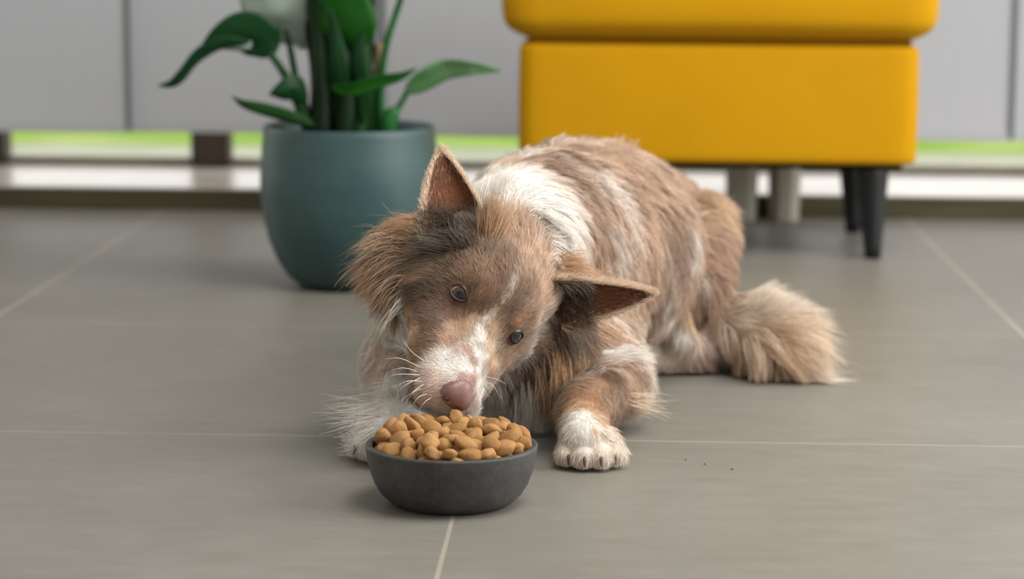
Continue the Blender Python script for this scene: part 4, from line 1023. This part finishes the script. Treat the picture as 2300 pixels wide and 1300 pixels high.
# keep strands above the tiles
pts[:, :, 2] = np.maximum(pts[:, :, 2], 0.0022+rng.uniform(0, .003, n)[:, None])
shade = np.clip(rng.normal(1.0, .15, n), .6, 1.4)*(1+.10*low_noise(P, 300, 12))
cl_shade = 1+rng.normal(0, .075, len(P))[near]
colr = np.clip(col*(shade*cl_shade)[:, None], 0, .93)
rad = np.where(ln > .02, .00026, .00016)*rng.uniform(.7, 1.2, n)
STR = [(pts, colr, rad)]

# ear fur: short on both faces, long wisps at the root, pale fringe on the rim
def strands(P, D0, D1, L, colr, r, jit=.1):
    n = len(P); L = np.broadcast_to(L, (n,))*rng.uniform(.5, 1.15, n)
    d0 = nrm(D0+rng.normal(0, jit, (n, 3))); d1 = nrm(D1+rng.normal(0, jit, (n, 3)))
    out = np.zeros((n, K, 3))
    for k, t in enumerate(ts): out[:, k] = P+L[:, None]*(d0*(t-.5*t*t)[..., None]+d1*(.5*t*t))
    out[:, :, 2] = np.maximum(out[:, :, 2], .003)
    colr = np.clip(np.broadcast_to(colr, (n, 3))*rng.normal(1, .12, n)[:, None], 0, .93)
    STR.append((out, colr, np.broadcast_to(r, (n,))*rng.uniform(.7, 1.2, n)))
LC = lambda k: np.array(lin(PAL[k] if isinstance(k, str) else k)[:3])
for ei, (e, V, N_, nr, nc, fc, A, B_, T) in enumerate(EAR):
    fcn = np.array(tuple(fc)); Tn = np.array(tuple(T)); An = np.array(tuple(A)); Bn = np.array(tuple(B_))
    grid = V.reshape(2, nr, nc, 3); axis = nrm((Tn-(An+Bn)/2)[None])[0]
    def gsample(side, nn_, vlo=0, vhi=1, ulo=0, uhi=1):
        v = rng.uniform(vlo, vhi, nn_)*(nr-1); u = rng.uniform(ulo, uhi, nn_)*(nc-1)
        i = np.minimum(v.astype(int), nr-2); j = np.minimum(u.astype(int), nc-2); fv, fu = (v-i)[:, None], (u-j)[:, None]
        g = grid[side]
        return (g[i, j]*(1-fv)*(1-fu)+g[i+1, j]*fv*(1-fu)+g[i, j+1]*(1-fv)*fu+g[i+1, j+1]*fv*fu), v/(nr-1), u/(nc-1)
    # outer face
    p, v, u = gsample(1, 9000)
    mixc = LC((222, 194, 164))[None]*(v[:, None])+LC((190, 150, 114))[None]*(1-v[:, None])
    strands(p, axis[None]*.9-fcn[None]*.32, axis[None]-fcn[None]*.02, .009, mixc, .00018, .22)
    # inner face: sparse fine hair, darker towards the root
    p, v, u = gsample(0, 2600, .0, .9)
    mixc = LC((92, 64, 48))[None]*(1-v[:, None])+LC((160, 108, 80))[None]*(v[:, None])
    strands(p, axis[None]*.8+fcn[None]*.25, axis[None], .007, mixc, .00016, .2)
    # rim fringe
    for (ul, uh, sgn) in ((0, .05, -1), (.95, 1, 1)):
        p, v, u = gsample(0, 1500, 0, 1, ul, uh)
        out = nrm(((Bn-An)*sgn)[None])[0]
        strands(p, axis[None]*.75+out[None]*.55+fcn[None]*.1, axis[None]+out[None]*.35, .0045+.006*(1-v), LC((232, 212, 190)), .00014, .30)
    # tip
    p, v, u = gsample(0, 500, .93, 1)
    strands(p, axis[None]+fcn[None]*.1, axis[None], .006, LC((206, 176, 148)), .00018, .3)
    # wisps at the root inside the ear
    p, v, u = gsample(0, 1700, .0, .30)
    strands(p, axis[None]*.7+fcn[None]*.5, axis[None]*.5+fcn[None]*.2-np.array(tuple(UP))[None]*.2, .022, LC('D'), .00022, .3)
# tufts: (px, py, spread px, direction, length cm, colour, count)
def tuft(px, py, sp, dx, dy, L, colk, cnt, lift_=.25, end=None, jit=.13):
    loc, nor, _, _ = hit(px, py)
    if loc is None: return
    base = []
    while len(base) < cnt:
        q = hit(px+rng.normal(0, sp), py+rng.normal(0, sp))
        if q[0] is not None and (q[0]-loc).length < .05: base.append(tuple(q[0]))
        elif rng.random() < .02: base.append(tuple(loc))
    base = np.array(base); d = np.array(tuple(cam_dir(dx, dy))); nn_ = np.array(tuple(nor))
    e_ = np.array(tuple(cam_dir(*(end or (dx, dy)))))
    strands(base, (d+nn_*lift_)[None], e_[None], L*.01, LC(colk), .00024, jit)
# left-hand ruff wisps, right-hand ruff wisps, hair in front of the ears, elbow feathers, tail
for a in [(945,480,12,-50,-50,2.2,'T',160,.3,(-60,-20),.25),(925,505,14,-60,-20,3.0,'T',200,.3,(-60,30),.25),(905,530,14,-65,-5,3.6,'t',240,.3,(-60,50),.28),(890,545,16,-65,-15,4.2,'c',120,.4,(-60,60),.3),(895,555,18,-65,5,4.4,'D',220,.2,(-50,50),.25),(885,585,16,-70,5,4.6,'t',260,.3,(-45,60),.28),(880,610,16,-65,15,4.8,'T',240,.3,(-35,70),.28),
          (880,640,14,-60,30,4.0,'c',160,.3,(-20,70),.28),(900,560,16,-65,5,4.6,'c',120,.4,(-50,50),.3),(890,680,12,-50,45,3.6,'W',140,.2,(-20,70)),
          (1102,515,9,10,-60,3.4,'T',200),(1090,520,8,0,-60,3.0,'t',150),(1118,520,9,25,-50,3.0,'c',170),(1255,595,9,30,-25,2.8,'T',240,.3,(60,10)),(1262,608,9,55,-12,3.4,'T',220,.3,(60,15)),(1268,615,8,60,-2,3.8,'c',240,.35,(60,20)),(1258,665,9,60,10,3.2,'X',260,.25,(60,15)),(1262,690,9,60,12,3.4,'X',260,.25,(60,15)),(985,540,12,-20,-40,1.5,'X',200,.2,(-40,-20)),(1040,545,12,0,-40,1.4,'X',200,.2,(-30,-30)),(1000,545,12,-60,-10,3.0,'X',250,.25,(-60,-5)),
          (1250,690,10,45,30,3.5,'m',260,.2,(20,60)),(1265,720,12,40,50,4.5,'D',260,.2,(10,60)),(1290,760,14,30,60,5.0,'T',320,.3,(-10,60)),(1255,800,14,20,60,5.5,'T',300,.3,(-15,60)),(1225,840,14,15,60,5.0,'t',300,.2,(-10,60)),(1200,870,12,5,60,4.5,'w',250,.2),(1180,880,12,0,60,4.5,'w',250,.2),
          (1350,750,12,60,35,3.0,'b',200,.2,(60,50)),(1375,795,5,70,2,4.0,'W',110,.2,(70,0)),(1335,800,5,70,4,4.0,'W',100,.2,(70,5)),
          (1115,430,12,-5,-50,2.2,'W',160,.3,(20,-50)),(1135,430,12,10,-50,2.2,'W',160),(1090,400,9,-10,-40,3.0,'c',150),(1240,345,14,30,-20,1.6,'c',90),(1400,345,10,35,-40,1.8,'b',120),(1385,340,8,20,-40,1.8,'c',80),(1585,455,14,60,12,3.0,'C',50,.2,(60,15),.3),(1580,450,12,60,4,3.6,'c',30,.2,(60,10),.3),
          (1420,888,5,70,0,4.0,'C',20,.0,(70,8),.22),(1414,908,5,70,14,4.5,'C',30,.0,(70,14),.22),(1395,932,5,70,22,5.0,'C',30,.0,(70,16),.22),(1368,955,5,65,35,3.8,'w',24,.0,(60,25),.22),(1355,965,6,50,40,2.6,'w',25,.1),
          (845,895,8,-70,10,5.0,'W',40,.1,(-70,10),.22),(848,915,8,-70,25,5.5,'W',45,.1,(-70,5),.22),(852,940,8,-70,35,5.0,'W',40,.1,(-70,15),.22),(858,960,7,-60,40,3.0,'W',25,.1),
          (1795,825,10,65,30,6.5,'w',90,.1,(70,25),.25),(1790,822,12,60,38,5.0,'C',90,.1,(70,30),.25),(1765,785,12,60,20,4.5,'C',120,.4,(60,40),.25)]:
    tuft(*a)
al = sum(len(s[0]) for s in STR); print('strands', al)
hc_ = bpy.data.hair_curves.new('fur')
hc_.add_curves([K]*al)
allp = np.concatenate([s[0].reshape(-1, 3) for s in STR]).astype(np.float32)
hc_.points.foreach_set('position', allp.ravel())
allr = np.concatenate([s[2] for s in STR]); prof_r = np.array([1, 1, .92, .75, .5, .12])
rr_ = (allr[:, None]*prof_r[None]).astype(np.float32).ravel()
ra_ = hc_.attributes.get('radius') or hc_.attributes.new('radius', 'FLOAT', 'POINT'); ra_.data.foreach_set('value', rr_)
allc = np.concatenate([s[1] for s in STR]); allc = np.concatenate([allc, np.ones((len(allc), 1))], 1).astype(np.float32)
ca_ = hc_.attributes.new('hair_colour', 'FLOAT_COLOR', 'CURVE'); ca_.data.foreach_set('color', allc.ravel())
hm = bpy.data.materials.new('dog_hair'); hm.use_nodes = True; n_, l_, b_ = nodes(hm)
a = n_.new('ShaderNodeAttribute'); a.attribute_name = 'hair_colour'
hi = n_.new('ShaderNodeHairInfo')
lighter = mix(hm, mathn(hm, 'MULTIPLY', mathn(hm, 'POWER', hi.outputs['Intercept'], 1.6), 0.22), a.outputs['Color'], lin((236, 220, 200)))
l_.new(lighter, b_.inputs['Base Color']); b_.inputs['Roughness'].default_value = .55; b_.inputs['Specular IOR Level'].default_value = .35
hc_.materials.append(hm)
fo = bpy.data.objects.new('fur', hc_); C.objects.link(fo); fo.parent = DOG; tag(fo, kind='stuff')

# ------------------------------------------------------------------ whiskers
whm = material('whisker_white', (232, 222, 206), 0.3, 0.5); whd = material('whisker_dark', (60, 44, 36), 0.3, 0.5)
WH = [((948,812),(900,775),(868,764),'d'),((955,812),(925,790),(905,762),'w'),((945,825),(900,805),(862,806),'w'),((940,835),(905,826),(868,835),'w'),((944,842),(900,840),(872,846),'w'),((948,856),(915,856),(885,870),'w'),
      ((948,872),(930,880),(912,902),'w'),((960,884),(940,892),(922,915),'w'),((946,848),(915,862),(893,880),'w'),((952,862),(932,876),(902,900),'w'),((970,892),(955,902),(940,922),'w'),((930,812),(875,812),(852,884),'d'),
      ((1088,856),(1108,866),(1122,892),'w'),((1086,866),(1098,884),(1104,916),'d'),((1084,846),(1112,850),(1136,862),'w'),((900,735),(870,735),(848,722),'d')]
for a, m_, e_, k in WH:
    la = hit(*a)[0] or hit(a[0]+25, a[1])[0]
    if la is None: continue
    Y0 = la.y
    vs, fs = tube([la, at(m_[0], m_[1], Y0-.012), at(e_[0], e_[1], Y0-.012)], [.00030, .00024, .00007], 14, 6)
    obj('whisker', pymesh('whisker', vs, fs), whm if k == 'w' else whd, DOG)
